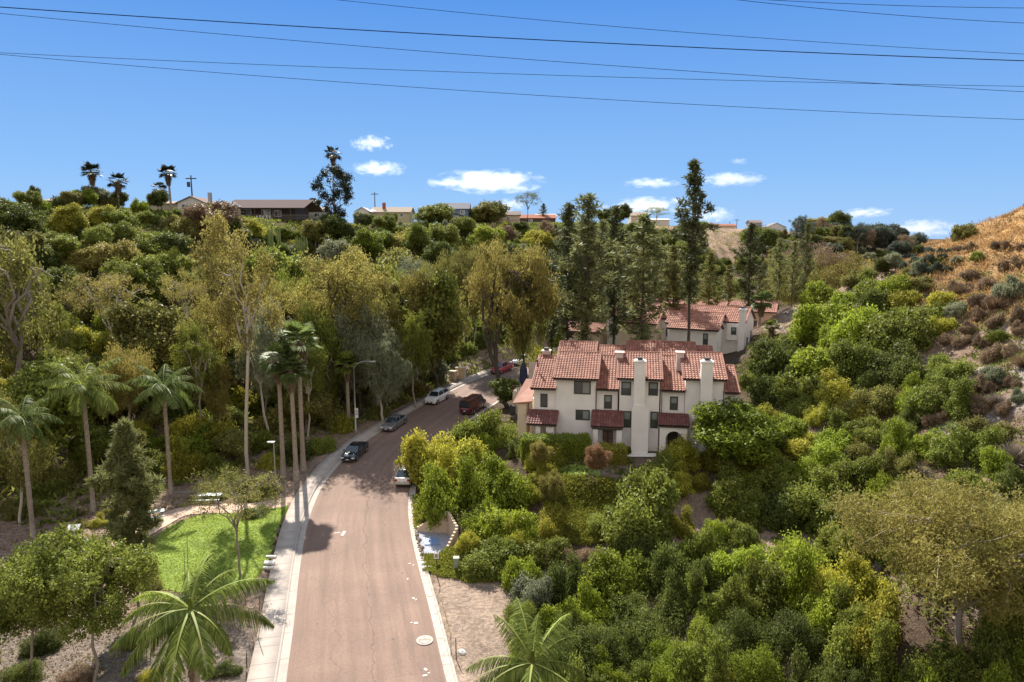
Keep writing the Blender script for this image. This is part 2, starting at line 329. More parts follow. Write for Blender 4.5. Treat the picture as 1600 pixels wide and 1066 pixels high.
class MB:
    def __init__(s): s.v = []; s.f = []; s.m = []; s.a = []
    def add(s, vs, fs, mat=0, a=.5):
        o = len(s.v); s.v += [tuple(x) for x in vs]; s.f += [tuple(i + o for i in f) for f in fs]; s.m += [mat] * len(fs); s.a += [a] * len(fs); return s
    def box(s, x0, x1, y0, y1, z0, z1, mat=0, M=None):
        vs = [(x, y, z) for z in (z0, z1) for x, y in ((x0, y0), (x1, y0), (x1, y1), (x0, y1))]
        if M is not None: vs = [M @ Vector(v) for v in vs]
        return s.add(vs, [(3, 2, 1, 0), (4, 5, 6, 7), (0, 1, 5, 4), (1, 2, 6, 5), (2, 3, 7, 6), (3, 0, 4, 7)], mat)
    def prism(s, poly, axis, a0, a1, mat=0):
        """poly in the two other axes, extruded along axis"""
        def mk(p, a): return {'x': (a, p[0], p[1]), 'y': (p[0], a, p[1]), 'z': (p[0], p[1], a)}[axis]
        n = len(poly); vs = [mk(p, a0) for p in poly] + [mk(p, a1) for p in poly]
        return s.add(vs, [tuple(range(n))[::-1], tuple(range(n, 2 * n))] + [(i, (i + 1) % n, n + (i + 1) % n, n + i) for i in range(n)], mat)
    def tube(s, pts, rad, n=6, mat=0, cap=True):
        pts = [Vector(p) for p in pts]; o = len(s.v); N = len(pts)
        if not hasattr(rad, '__len__'): rad = [rad] * N
        up = None
        for i, p in enumerate(pts):
            d = (pts[min(i + 1, N - 1)] - pts[max(i - 1, 0)])
            if d.length < 1e-6: d = Vector((0, 0, 1))
            d.normalize()
            if up is None: up = Vector((1, 0, 0)) if abs(d.x) < .8 else Vector((0, 1, 0))
            a = d.cross(up).normalized(); b = d.cross(a).normalized(); up = -b if False else up
            for k in range(n):
                t = 6.2832 * k / n; q = p + (a * math.cos(t) + b * math.sin(t)) * rad[i]; s.v.append(tuple(q))
        for i in range(N - 1):
            for k in range(n):
                s.f.append((o + i * n + k, o + i * n + (k + 1) % n, o + (i + 1) * n + (k + 1) % n, o + (i + 1) * n + k)); s.m.append(mat); s.a.append(.5)
        if cap:
            s.f.append(tuple(o + k for k in range(n))); s.f.append(tuple(o + (N - 1) * n + k for k in range(n))[::-1]); s.m += [mat] * 2; s.a += [.5] * 2
        return s
    def cyl(s, c, r, h, n=16, mat=0, axis='z', r2=None):
        c = Vector(c); d = {'x': Vector((h, 0, 0)), 'y': Vector((0, h, 0)), 'z': Vector((0, 0, h))}[axis]
        return s.tube([c, c + d], [r, r if r2 is None else r2], n, mat)
    def mesh(s, name, mats, smooth=False):
        me = bpy.data.meshes.new(name); me.from_pydata(s.v, [], s.f)
        for m in (mats if isinstance(mats, (list, tuple)) else [mats]): me.materials.append(MATS[m])
        me.polygons.foreach_set('material_index', s.m)
        if smooth: me.polygons.foreach_set('use_smooth', [True] * len(s.f))
        a = me.attributes.new('v', 'FLOAT', 'FACE'); a.data.foreach_set('value', s.a); me.update(); return me
    def build(s, name, mats, parent=None, loc=None, smooth=False, bevel=0):
        o = bpy.data.objects.new(name, s.mesh(name, mats, smooth)); col.objects.link(o)
        if parent: o.parent = parent
        if loc is not None: o.location = loc
        if bevel:
            b = o.modifiers.new('bevel', 'BEVEL'); b.width = bevel; b.segments = 2; b.limit_method = 'ANGLE'
        return o
def link(name, me, parent=None, mat=None, loc=(0, 0, 0)):
    o = bpy.data.objects.new(name, me); col.objects.link(o); o.parent = parent; o.location = loc
    if mat:
        if not len(me.materials): me.materials.append(MATS[mat])
        o.material_slots[0].link = 'OBJECT'; o.material_slots[0].material = MATS[mat]
    return o
def copy_tree(o, parent=None):
    c = o.copy(); col.objects.link(c); c.parent = parent
    for ch in [x for x in col.objects if x.parent == o]: copy_tree(ch, c)
    return c

# ------------------------------------------------------------------ terrain sheet
def axis(segs):
    out = [segs[0][0]]
    for a, b, d in segs:
        n = max(1, int(round((b - a) / d))); out += list(a + (b - a) * (np.arange(1, n + 1) / n))
    return np.array(out)
xs = axis([(-2400, -900, 300), (-900, -300, 60), (-300, -160, 8), (-160, -60, 2), (-60, -30, 1), (-30, 30, .4), (30, 80, 1), (80, 160, 2.5), (160, 400, 8), (400, 1000, 60), (1000, 3000, 400)])
ys = axis([(-120, -10, 10), (-10, 24, 2), (24, 100, .4), (100, 140, 1), (140, 260, 2.5), (260, 500, 6), (500, 1000, 40), (1000, 5000, 500)])
XX, YY = np.meshgrid(xs, ys)
ZZ = T(XX, YY)
def cover(X, Y, Z):
    """real ground colours: litter, dirt, golden grass, mulch"""
    C = np.empty(X.shape + (3,)); C[:] = (.105, .075, .05)
    def put(w, c):
        w = np.clip(w, 0, 1)[..., None]; C[:] = C * (1 - w) + np.array(c) * w
    nz = np.sin(X * .9 + 2 * np.sin(Y * .35)) * np.cos(Y * .7 + 1.5 * np.sin(X * .41)) * .5 + .5
    dt, _ = sdist(X, Y, TOE); d, _ = sdist(X, Y, CLC)
    put(((dt < -4) & (Y < 150)) * sstep(.75, .95, nz) * .6, (.26, .17, .11))
    park = (dt > -6) & (d < -7)
    put(park * 1.0, (.33, .24, .18))
    put(park * (1 - sstep(43, 49, Y + 3 * nz)), (.25, .205, .165))
    put(sstep(4.5, 5.5, d) * (1 - sstep(-1, 6, X + 1.5 * nz)) * (1 - sstep(50, 56, Y + 2 * nz)), (.40, .30, .23))
    toe = np.interp(Y, [-60, 0, 40, 60, 90, 120, 170], [14, 18, 22, 30, 33, 38, 50])
    rh = sstep(2, 10, X - toe) * (Y < 185)
    put(rh, (.27, .19, .135)); put(rh * sstep(.55, .8, nz), (.36, .31, .27))
    ridge = sstep(17, 22, Z + 2.5 * np.sin(X * .21 + Y * .13)) * rh * sstep(0, 6, X - 48 - np.maximum(0, Y - 88) * .55)
    put(ridge * (.55 + .45 * nz), (.56, .34, .13))
    put(sstep(9, 14, X + 3 * nz) * (1 - sstep(toe, toe + 6, X)) * sstep(36, 44, Y) * (1 - sstep(62, 70, Y)) * .9, (.36, .26, .20))
    far = (dt < -3) & (Y > 240) & (X > 55) & (X < 190)
    put(far * 1.0, (.36, .25, .17)); put(far * sstep(.6, .9, nz), (.20, .15, .10))
    put((dt < -3) * (Y > 190) * (X < 55) * sstep(.5, .9, nz) * .7, (.33, .25, .18))
    return C
ny_, nx_ = XX.shape
idx = np.arange(ny_ * nx_).reshape(ny_, nx_)
F = np.stack([idx[:-1, :-1], idx[:-1, 1:], idx[1:, 1:], idx[1:, :-1]], -1).reshape(-1, 4)
me = npmesh('ground', np.stack([XX, YY, ZZ], -1).reshape(-1, 3), F, smooth=True)
CC = np.concatenate([cover(XX, YY, ZZ), np.ones(XX.shape + (1,))], -1)
ca = me.attributes.new('cov', 'FLOAT_COLOR', 'POINT'); ca.data.foreach_set('color', CC.astype(np.float32).ravel())
tag(link('ground', me, mat='terrain'), kind='structure')

# ------------------------------------------------------------------ road, gutters, kerbs, sidewalk
_t = np.gradient(CLS, axis=0); _t /= np.linalg.norm(_t, axis=1)[:, None]
NR = np.stack([_t[:, 1], -_t[:, 0]], -1)       # to the right
ARC = np.concatenate([[0], np.cumsum(np.linalg.norm(np.diff(CLS, axis=0), axis=1))])
ZC = zr(CLS[:, 1])
def strip(name, prof, mat, i0=0, i1=None, st=False):
    i1 = i1 or len(CLS); n = i1 - i0; k = len(prof); V = np.zeros((n, k, 3)); S = np.zeros((n, k, 3))
    for j, (o, h) in enumerate(prof):
        V[:, j, :2] = CLS[i0:i1] + NR[i0:i1] * o; V[:, j, 2] = ZC[i0:i1] + h; S[:, j, 0] = o; S[:, j, 1] = ARC[i0:i1]
    ii = np.arange(n * k).reshape(n, k)
    F = np.stack([ii[:-1, :-1], ii[:-1, 1:], ii[1:, 1:], ii[1:, :-1]], -1).reshape(-1, 4)
    me = npmesh(name, V.reshape(-1, 3), F)
    if st:
        a = me.attributes.new('st', 'FLOAT_VECTOR', 'POINT'); a.data.foreach_set('vector', S.astype(np.float32).ravel())
    return tag(link(name, me, mat=mat), kind='structure')
HW = 4.7
strip('road', [(-HW, .0), (-HW / 2, .05), (0, .07), (HW / 2, .05), (HW, .0)], 'asphalt', st=True)
strip('gutter', [(-HW - .55, -.03), (-HW, .004)], 'concrete')
strip('gutter', [(HW, .004), (HW + .5, -.03)], 'concrete_old')
strip('kerb', [(-HW - .70, .125), (-HW - .56, .125), (-HW - .545, -.2)], 'concrete')
strip('kerb', [(HW + .495, -.2), (HW + .51, .125), (HW + .67, .125), (HW + .68, -.3)], 'concrete_old')
strip('sidewalk', [(-HW - 2.3, -.3), (-HW - 2.28, .13), (-HW - .72, .128), (-HW - .705, .0)], 'concrete')
def on_road(i_arc, off, h=0):
    i = int(np.argmin(np.abs(ARC - i_arc))); p = CLS[i] + NR[i] * off
    return Vector((p[0], p[1], ZC[i] + h)), math.atan2(_t[i, 1], _t[i, 0])
def near_road(x, y):
    i = int(np.argmin(np.hypot(CLS[:, 0] - x, CLS[:, 1] - y))); return i
# sidewalk joints (thin dark grooves) are part of the sidewalk sheet
mb = MB()
s = 20.0
while s < 135:
    a, ang = on_road(s, -HW - 2.27, .134); b, _ = on_road(s, -HW - .73, .1335)
    n = Vector((math.cos(ang), math.sin(ang), 0)) * .022
    mb.add([a - n, b - n, b + n, a + n], [(0, 1, 2, 3)]); s += 1.55
tag(mb.build('sidewalk_joints', 'joint'), kind='structure')

# ------------------------------------------------------------------ buildings
def tile_np(u0, u1, v0, v1, z0, slope, pitch=.30, course=.40, seed=0):
    """barrel-tile roof plane: eave at v0, rising towards v1 (v1<v0 = facing the other way)"""
    r = np.random.default_rng(int(seed) + 11)
    L = abs(v1 - v0) * math.sqrt(1 + slope * slope); sg = 1 if v1 > v0 else -1
    nr = max(1, int(round((u1 - u0) / pitch))); ncs = max(1, int(round(L / course))); ps = 6
    U = np.linspace(u0, u1, nr * ps + 1); w = .085 * np.abs(np.sin(np.pi * (U - u0) / (u1 - u0) * nr)) ** .8
    rows = []; 
    for k in range(ncs):
        for e, h in ((0, .055), (1, .0)):
            d = (k + e) / ncs * abs(v1 - v0); rows.append((v0 + sg * d, z0 + slope * d + h))
    V = np.zeros((len(rows), len(U), 3))
    for i, (v, z) in enumerate(rows): V[i, :, 0] = U; V[i, :, 1] = v; V[i, :, 2] = z + w
    ii = np.arange(len(rows) * len(U)).reshape(len(rows), len(U))
    q = [ii[:-1, :-1], ii[:-1, 1:], ii[1:, 1:], ii[1:, :-1]]
    if sg < 0: q = q[::-1]
    Fq = np.stack(q, -1)
    cv = r.beta(3.5, 3.5, (ncs, nr)); cv = np.repeat(np.repeat(cv, 2, 0), ps, 1)[:len(rows) - 1]
    return V.reshape(-1, 3), Fq.reshape(-1, 4), cv.ravel()
def tile_roof(name, parent, u0, u1, v0, v1, z0, slope, mat='tile', seed=0, trim=True, pitch=.30, course=.40):
    V, F, a = tile_np(u0, u1, v0, v1, z0, slope, pitch, course, seed)
    mb = MB(); zr_ = z0 + slope * abs(v1 - v0)
    # deck under the tiles, ridge caps, rake caps, fascia
    mb.add([(u0, v0, z0 - .02), (u1, v0, z0 - .02), (u1, v1, zr_ - .02), (u0, v1, zr_ - .02), (u0, v0, z0 - .16), (u1, v0, z0 - .16), (u1, v1, zr_ - .16), (u0, v1, zr_ - .16)],
           [(4, 5, 1, 0), (7, 6, 5, 4), (0, 3, 7, 4), (1, 5, 6, 2), (3, 2, 6, 7)], 1)
    if trim:
        n = int((u1 - u0) / .42) + 1
        for k in range(n):
            a0 = u0 + (u1 - u0) * k / n; a1 = u0 + (u1 - u0) * (k + 1) / n
            mb.tube([(a0, v1, zr_ + .05), (a1 + .03, v1, zr_ + .04)], [.13, .11], 7, 0); 
        for u in (u0, u1):
            mb.tube([(u, v0, z0 + .05), (u, v1, zr_ + .05)], [.10, .10], 7, 0)
    n0 = len(V); vs = np.array(mb.v); me = bpy.data.meshes.new(name)
    allv = V.tolist() + mb.v; allf = F.tolist() + [tuple(i + n0 for i in f) for f in mb.f]
    me.from_pydata(allv, [], allf); me.materials.append(MATS[mat]); me.materials.append(MATS['wood_dark'])
    me.polygons.foreach_set('material_index', [0] * len(F) + mb.m)
    at_ = me.attributes.new('v', 'FLOAT', 'FACE'); at_.data.foreach_set('value', list(a) + [float(x) for x in np.random.default_rng(int(seed)).uniform(.2, .6, len(mb.f))])
    o = bpy.data.objects.new(name, me); col.objects.link(o); o.parent = parent; return o
def window(parent, u0, u1, z0, z1, v, mull='v', pane='glass', frame='frame_dark', name='window', fw=.14):
    m = MB(); d0, d1 = v - .05, v + .02
    m.box(u0, u1, d0, d1, z0, z0 + fw).box(u0, u1, d0, d1, z1 - fw, z1).box(u0, u0 + fw, d0, d1, z0 + fw, z1 - fw).box(u1 - fw, u1, d0, d1, z0 + fw, z1 - fw)
    if mull == 'v': m.box((u0 + u1) / 2 - .03, (u0 + u1) / 2 + .03, d0 + .01, d1, z0 + fw, z1 - fw)
    if mull == 'h': m.box(u0 + fw, u1 - fw, d0 + .01, d1, (z0 + z1) / 2 - .03, (z0 + z1) / 2 + .03)
    o = m.build(name, frame, parent)
    g = MB().box(u0 + fw * .9, u1 - fw * .9, v - .02, v - .004, z0 + fw * .9, z1 - fw * .9).build('pane', pane, o)
    if pane == 'glass' and (u1 - u0) > 1.2:
        MB().box((u0 + u1) / 2 + .03, u1 - fw, v - .028, v - .021, z0 + fw, z1 - fw).build('blind', 'curtain_glass', o)
    elif pane == 'glass' and mull == 'h':
        MB().box(u0 + fw, u1 - fw, v - .028, v - .021, (z0 + z1) / 2 + .03, z1 - fw).build('blind', 'curtain_glass', o)
    return o
class Frame:
    """local frame of a building standing at (x,y,z) turned by rot; loc() finds where a sight line meets the plane v"""
    def __init__(s, x, y, z, rot): s.x, s.y, s.z, s.r = x, y, z, R_(rot); s.c, s.s = math.cos(s.r), math.sin(s.r)
    def loc(s, px, py, v=0.):
        d = ray(px, py); ox, oy, oz = -s.x, -s.y, CAMZ - s.z
        lo = (ox * s.c + oy * s.s, -ox * s.s + oy * s.c); ld = (d[0] * s.c + d[1] * s.s, -d[0] * s.s + d[1] * s.c)
        t = (v - lo[1]) / ld[1]; return lo[0] + ld[0] * t, oz + d[2] * t
    def slope_hit(s, px, py, v0, z0, sl):
        a = v0; b = v0 + 20
        for _ in range(40):
            m = (a + b) / 2
            if s.loc(px, py, m)[1] > z0 + sl * (m - v0): a = m
            else: b = m
        return (a + b) / 2
FA = Frame(2.0, 71.5, 5.0, -10)
th = empty('townhouse', (FA.x, FA.y, FA.z), FA.r, 'long white stucco townhouse with red tile roofs and two white chimneys, nearest the camera', 'townhouse')
SL = .36
secs = [(829, 868, 607, 556, 0), (864, 935, 591.5, 551, 1), (932, 966, 608.5, 557, 0), (964, 1036, 592, 551.5, 1), (1033, 1071, 610.5, 557, 0), (1068, 1137, 592.5, 552, 1), (1134, 1158, 588, 572, 0)]
zee = []
for i, (p0, p1, pe, pr, hi) in enumerate(secs):
    ve = -.55 if hi else -.35
    u0, ze = FA.loc(p0, pe, ve); u1, _ = FA.loc(p1, pe, ve)
    if i == 6: ze = 6.3
    vr = FA.slope_hit((p0 + p1) / 2 + 8, pr, ve, ze, SL); vr = min(max(vr, 3.5), 8.0)
    tile_roof('roof', th, u0, u1, ve, vr, ze, SL, seed=i)
    tile_roof('roof', th, u0, u1, vr * 2 - ve - 1, vr, ze + SL * 1, SL, seed=i + 20, trim=False, course=.8)
    w0 = 0. if hi else .22; a0 = u0 + (.3 if i in (0,) else (.28 if hi else 0)); a1 = u1 - (.28 if hi else 0)
    zw = ze + SL * (w0 - ve) - .17; zt = ze + SL * (vr - ve) - .17; vb = vr * 2 - ve - 1.4
    m = MB(); m.prism([(w0, -1.5), (vb, -1.5), (vb, zw), (vr, zt), (w0, zw)], 'x', a0, a1)
    m.build('wall', 'stucco', th); zee.append((u0, u1, ze, vr))
# rear range of roofs
for i, (p0, p1, pr) in enumerate([(876, 934, 534.5), (932, 982, 541), (980, 1086, 534.5), (1084, 1112, 541.5)]):
    ve, ze = 8.6, 6.9 - (.25 if i in (1, 3) else 0)
    vr = FA.slope_hit((p0 + p1) / 2, pr, ve, ze, SL); u0, _ = FA.loc(p0, pr, vr); u1, _ = FA.loc(p1, pr, vr)
    tile_roof('roof', th, u0, u1, ve, vr, ze, SL, seed=i + 40); tile_roof('roof', th, u0, u1, vr * 2 - ve, vr, ze, SL, seed=i + 50, trim=False, course=.8)
    MB().prism([(9.0, -1.5), (vr * 2 - 9.2, -1.5), (vr * 2 - 9.2, ze), (vr, ze + SL * (vr - ve) - .17), (9.0, ze)], 'x', u0 + .2, u1 - .2).build('wall', 'stucco', th)
def uz(px, py, v=0): return FA.loc(px, py, v)
for p0, p1, q0, q1, ml in [(897, 923, 595, 616.5, 'v'), (844.5, 855.5, 615, 636.5, 'v'), (899.5, 921.5, 640, 657, 'v'), (944, 956, 617, 639, 'h'), (971, 986, 596, 618, 'h'), (973.5, 986, 642, 668.5, 'h'),
                       (1013.5, 1028, 597, 618.5, 'h'), (1016.5, 1028, 643, 669.5, 'h'), (1047, 1059, 619.5, 641, 'h')]:
    v = 0.22 if (p0 < 860 or 940 < p0 < 950 or 1040 < p0) else 0
    u0, z1 = uz(p0, q0, v); u1, z0 = uz(p1, q1, v); window(th, u0, u1, z0, z1, v, ml)
def chimney(parent, u0, u1, v0, v1, z0, z1, mat='stucco', base=None, cap='wood_dark'):
    m = MB().box(u0, u1, v0, v1, z0, z1)
    if base: b0, b1, zb = base; m.prism([(b0, z0), (b1, z0), (b1, zb), (u1 + .002, zb + .5), (u0 - .002, zb + .5), (b0, zb)], 'y', v0 - .06, v1)
    c = m.build('chimney', mat, parent)
    MB().box(u0 - .08, u1 + .08, v0 - .08, v1 + .08, z1, z1 + .12).box(u0 + .1, u1 - .1, v0 + .1, v1 - .1, z1 + .12, z1 + .2).build('cap', 'stucco', c)
    k = (u0 + u1) / 2; MB().box(k - .25, k + .25, v0 + .2, v1 - .2, z1 + .2, z1 + .45).build('flue', 'metal_dark', c)
    return c
u0, zt = uz(991.5, 566, -.9); u1, _ = uz(1009, 566, -.9); b0, zb = uz(987.5, 640, -.9); b1, _ = uz(1014, 640, -.9)
chimney(th, u0, u1, -.9, .1, -1.5, zt, base=(b0, b1, zb))
u0, zt = uz(1096.5, 567, -.9); u1, _ = uz(1115, 567, -.9); chimney(th, u0, u1, -.9, .1, -1.5, zt)
for p0, p1, pt, v in [(962, 974, 552, 3.4), (1057.5, 1069, 552, 3.4), (847, 859, 549.5, 6.5)]:
    u0, zt = uz(p0, pt, v); u1, _ = uz(p1, pt, v)
    c = MB().box(u0, u1, v, v + 1.1, 5, zt).build('chimney', 'stucco_pink', th)
    MB().box(u0 - .1, u1 + .1, v - .1, v + 1.2, zt, zt + .1).build('cap', 'stucco_pink', c)
    if v > 5: MB().box(u0 + .2, u1 - .2, v + .2, v + .9, zt + .1, zt + .4).build('flue', 'metal_dark', c)
for px, py in [(840, 565), (873, 575), (884, 570), (977, 560), (1071, 562)]:      # roof vents
    v = 3.; u, z = uz(px, py, v); MB().cyl((u, v, z - .6), .09, .75, 8).cyl((u, v, z + .15), .16, .1, 8).build('roof_vent', 'tile_awning', th)
# porch awnings of tile on white posts
def porch(p0, p1, pt, pb, proj, nm='porch_roof'):
    u0, zb = uz(p0, pb, -proj); u1, _ = uz(p1, pb, -proj); _, zt = uz((p0 + p1) / 2, pt, 0)
    sl = (zt - zb) / proj; o = tile_roof(nm, th, u0, u1, -proj, 0, zb, sl, 'tile_awning', seed=p0, pitch=.28)
    return u0, u1, zb, sl
u0, u1, zb, sl = porch(924, 973, 643, 667, 2.0)
MB().prism([(-1.7, zb - .15), (0, zb - .15), (0, zb + sl * 1.9)], 'x', u0 + .15, u0 + .35).prism([(-1.7, zb - .15), (0, zb - .15), (0, zb + sl * 1.9)], 'x', u1 - .35, u1 - .15).box(u0 + .1, u1 - .1, -1.8, -1.5, zb - .35, zb - .1).build('beam', 'wood_dark', th)
for a, b in ((926.5, 934), (963, 971.5)):
    ua, _ = uz(a, 690, -1.8); ub, _ = uz(b, 690, -1.8); MB().box(ua, ub, -1.85, -1.4, -1, zb - .3).build('post', 'stucco', th)
ua, zd = uz(942, 667, 0); ub, _ = uz(958, 667, 0)
d = MB().box(ua, ub, -.06, .02, 0, 2.5).build('door', 'wood_dark', th)
for k in range(2):
    for q in range(3): MB().box(ua + .1 + k * (ub - ua) / 2, ua - .1 + (k + 1) * (ub - ua) / 2, -.085, -.06, .2 + q * .78, .85 + q * .78).build('door_panel', 'wood_brown', d)
u0, u1, zb, sl = porch(1029.5, 1077, 648, 665.5, 2.0)
# arched porch wall
k = 14; uc0, _ = uz(1040, 690, -1.8); uc1, _ = uz(1066, 690, -1.8); rr = (uc1 - uc0) / 2; um = (uc0 + uc1) / 2; zs = zb - .55 - rr
arc = [(um - rr * math.cos(math.pi * i / k), zs + rr * math.sin(math.pi * i / k)) for i in range(k + 1)]
vs = []; fs = []
for v in (-1.85, -1.55):
    vs += [(u0 + .15, v, -1), (u0 + .15, v, zb - .1), (u1 - .15, v, zb - .1), (u1 - .15, v, -1), (uc1, v, -1), (uc0, v, -1)] + [(a, v, z) for a, z in arc]
n = 6 + k + 1
for o_ in (0, n):
    fs += [(o_ + 0, o_ + 1, o_ + 6, o_ + 5), (o_ + 3, o_ + 2, o_ + 6 + k, o_ + 4)]
    fs += [(o_ + 1, o_ + 2, o_ + 6 + k // 2)] + [(o_ + 1, o_ + 6 + i + 1, o_ + 6 + i) for i in range(k // 2)] + [(o_ + 2, o_ + 6 + i + 1, o_ + 6 + i) for i in range(k // 2, k)]
fs += [(0, 1, n + 1, n), (2, 3, n + 3, n + 2)] + [(6 + i, 6 + i + 1, n + 7 + i, n + 6 + i) for i in range(k)] + [(5, 6, n + 6, n + 5), (4, 6 + k, n + 6 + k, n + 4)]
MB().add(vs, fs).build('arch_wall', 'stucco', th)
MB().box(u0 + .15, u0 + .4, -1.55, .2, -1, zb + .1).box(u1 - .4, u1 - .15, -1.55, .2, -1, zb + .1).build('porch_side', 'stucco', th)
MB().box(um - .5, um + .5, .15, .2, 0, 2.2).build('door', 'wood_dark', th)
u0, u1, zb, sl = porch(823, 869, 642, 663, 2.0)
MB().box(u0 + .9, u0 + 1.4, -1.8, -1.3, -1, zb - .1).box(u1 - 1.1, u1 - .3, -1.8, -1.3, -1, zb - .1).build('post', 'stucco', th)
MB().box(u0 + .3, u1 - .3, -.6, -.3, -1, zb + .3).build('porch_side', 'stucco_tan', th)
MB().box(u0 + 1.8, u0 + 2.5, -.64, -.6, 0, 2.0).build('door', 'wood_brown', th)
# left lean-to with orange roof and tan column
ua, za = uz(803, 627, 1.0); ub, zb_ = uz(830, 609, 1.0)
MB().add([(ua, .2, za), (ub + .2, .2, za + .25), (ub + .2, 4, zb_ + .6), (ub - 1.0, 4, zb_ + .6), (ua, .2, za - .14), (ub + .2, .2, za + .1), (ub + .2, 4, zb_ + .45), (ub - 1.0, 4, zb_ + .45)],
         [(0, 1, 2, 3), (7, 6, 5, 4), (0, 4, 5, 1), (1, 5, 6, 2), (2, 6, 7, 3), (3, 7, 4, 0)]).build('side_roof', 'tile_far', th)
uc, _ = uz(809, 660, .5); ud, _ = uz(822, 660, .5)
MB().box(uc, ud, .4, 1.2, -1.5, za - .1).build('column', 'stucco_tan', th)
MB().box(ud + .3, ub, 1.5, 3.5, -1.5, za).build('side_wall', 'stucco_tan', th)
MB().box(ud + .15, ud + .3, .5, .65, 0, za + .1).build('post', 'wood_brown', th)
for px in (931.5, 1034.5, 966): # downspouts
    u, z = uz(px, 612, -.1); MB().tube([(u, -.06, -1), (u, -.06, z + .4)], .045, 6).build('downspout', 'frame_dark', th)

def volume(parent, u0, u1, v0, v1, zb, zw, sl, wall, roof, seed, ax='u', ov=.45, pitch=.34):
    """gabled block; ax = direction of the ridge"""
    if ax == 'u':
        vm = (v0 + v1) / 2
        MB().prism([(v0, zb), (v1, zb), (v1, zw), (vm, zw + sl * (vm - v0)), (v0, zw)], 'x', u0, u1).build('wall', wall, parent)
        ze = zw - sl * ov + .18
        tile_roof('roof', parent, u0 - .3, u1 + .3, v0 - ov, vm, ze, sl, roof, seed, pitch=pitch, course=.5)
        tile_roof('roof', parent, u0 - .3, u1 + .3, v1 + ov, vm, ze, sl, roof, seed + 1, trim=False, pitch=pitch, course=.8)
FB = Frame(36.8, 108, 7.0, -30)
tb = empty('townhouse', (FB.x, FB.y, FB.z), FB.r, 'pale stucco townhouse row with stepped tile gables, behind the nearest townhouse', 'townhouse')
volume(tb, -23.5, 0, 1, 8.6, -2, 6.9, .5, 'stucco', 'tile_far', 100)
volume(tb, -11.5, -3.3, -2.4, 3.4, -2, 6.6, .5, 'stucco', 'tile_far', 102)
volume(tb, -10.6, -3.0, -4.2, -1.3, -2, 6.0, .5, 'stucco', 'tile_far', 104)
volume(tb, -20.5, -13.6, -2.0, 4.0, -2, 6.2, .55, 'stucco_tan', 'tile_far', 106)
volume(tb, -31, -24.2, -1, 5, -2, 3.9, .35, 'stucco_tan', 'tile_far', 108)
MB().box(-2.6, -.5, .35, 1.1, 4.0, 6.7).build('bay', 'stucco', tb)
chimney(tb, -.7, .25, -.1, 1.0, -2, 9.0)
for a in [(-1.9, -1.1, 4.9, 6.1, .35), (-5.2, -4.4, 3.6, 5.4, -4.2), (-5.0, -4.3, 1.5, 2.2, -4.2), (-12.8, -12.0, 3.8, 5.2, 1.0), (-16.5, -15.2, 3.2, 4.8, -2.0), (-22.5, -21.5, 3.5, 4.8, 1.0), (-28, -27, 1.8, 2.9, -1), (-19.4, -18.4, 1, 2.2, -2), (-8.4, -7.4, 1.2, 2.6, -4.2)]:
    window(tb, a[0], a[1], a[2], a[3], a[4] - .01, 'h')
for y0, z0 in ((3.2, 2.6), (6.2, 3.4)):       # windows in the gable end
    w = MB().box(0, .06, y0, y0 + .8, z0, z0 + 1.6).build('window', 'frame_dark', tb); MB().box(.061, .07, y0 + .1, y0 + .7, z0 + .1, z0 + 1.5).build('pane', 'glass', w)
fx = MB().box(.3, 2.2, 5, 5.1, -1, 1.6).build('gate', 'white_paint', tb)
FC = Frame(48.5, 138, 8.3, -25)
tcx = empty('townhouse', (FC.x, FC.y, FC.z), FC.r, 'peach townhouse with low red roofs at the right end of the far row', 'townhouse')
volume(tcx, -12, 4.5, 0, 8, -2, 4.6, .42, 'stucco_peach', 'tile_far', 200)
volume(tcx, -9, -2.5, -3, 3.5, -2, 4.0, .45, 'stucco_peach', 'tile_far', 202)
for a in [(-7.5, -6.3, 1.2, 2.6, -3), (-4.6, -3.8, 1.4, 2.6, -3), (0, 1.2, 1.4, 2.8, 0)]: window(tcx, *a[:4], a[4] - .01, 'v')
MB().box(-1.8, -.4, -.12, 0, 0, 2.1).build('door', 'wood_brown', tcx)
FD = Frame(40.5, 134, 8.0, -25)
td = empty('townhouse', (FD.x, FD.y, FD.z), FD.r, 'peach townhouse with broad red roof and square chimney, half hidden by pines', 'townhouse')
volume(td, -19, 1, 0, 8.5, -2, 4.9, .42, 'stucco_peach', 'tile_far', 210)
volume(td, -17, -9, -2.6, 3.5, -2, 4.4, .45, 'stucco_peach', 'tile_far', 212)
MB().box(-6.5, -4.9, 1.2, 2.4, 4, 7.6).build('chimney', 'stucco_peach', td)
for a in [(-15.5, -14.2, 1.2, 2.6, -2.6), (-12, -11.0, 1.4, 2.6, -2.6), (-3.4, -2.2, 1.6, 2.8, 0)]: window(td, *a[:4], a[4] - .01, 'v')

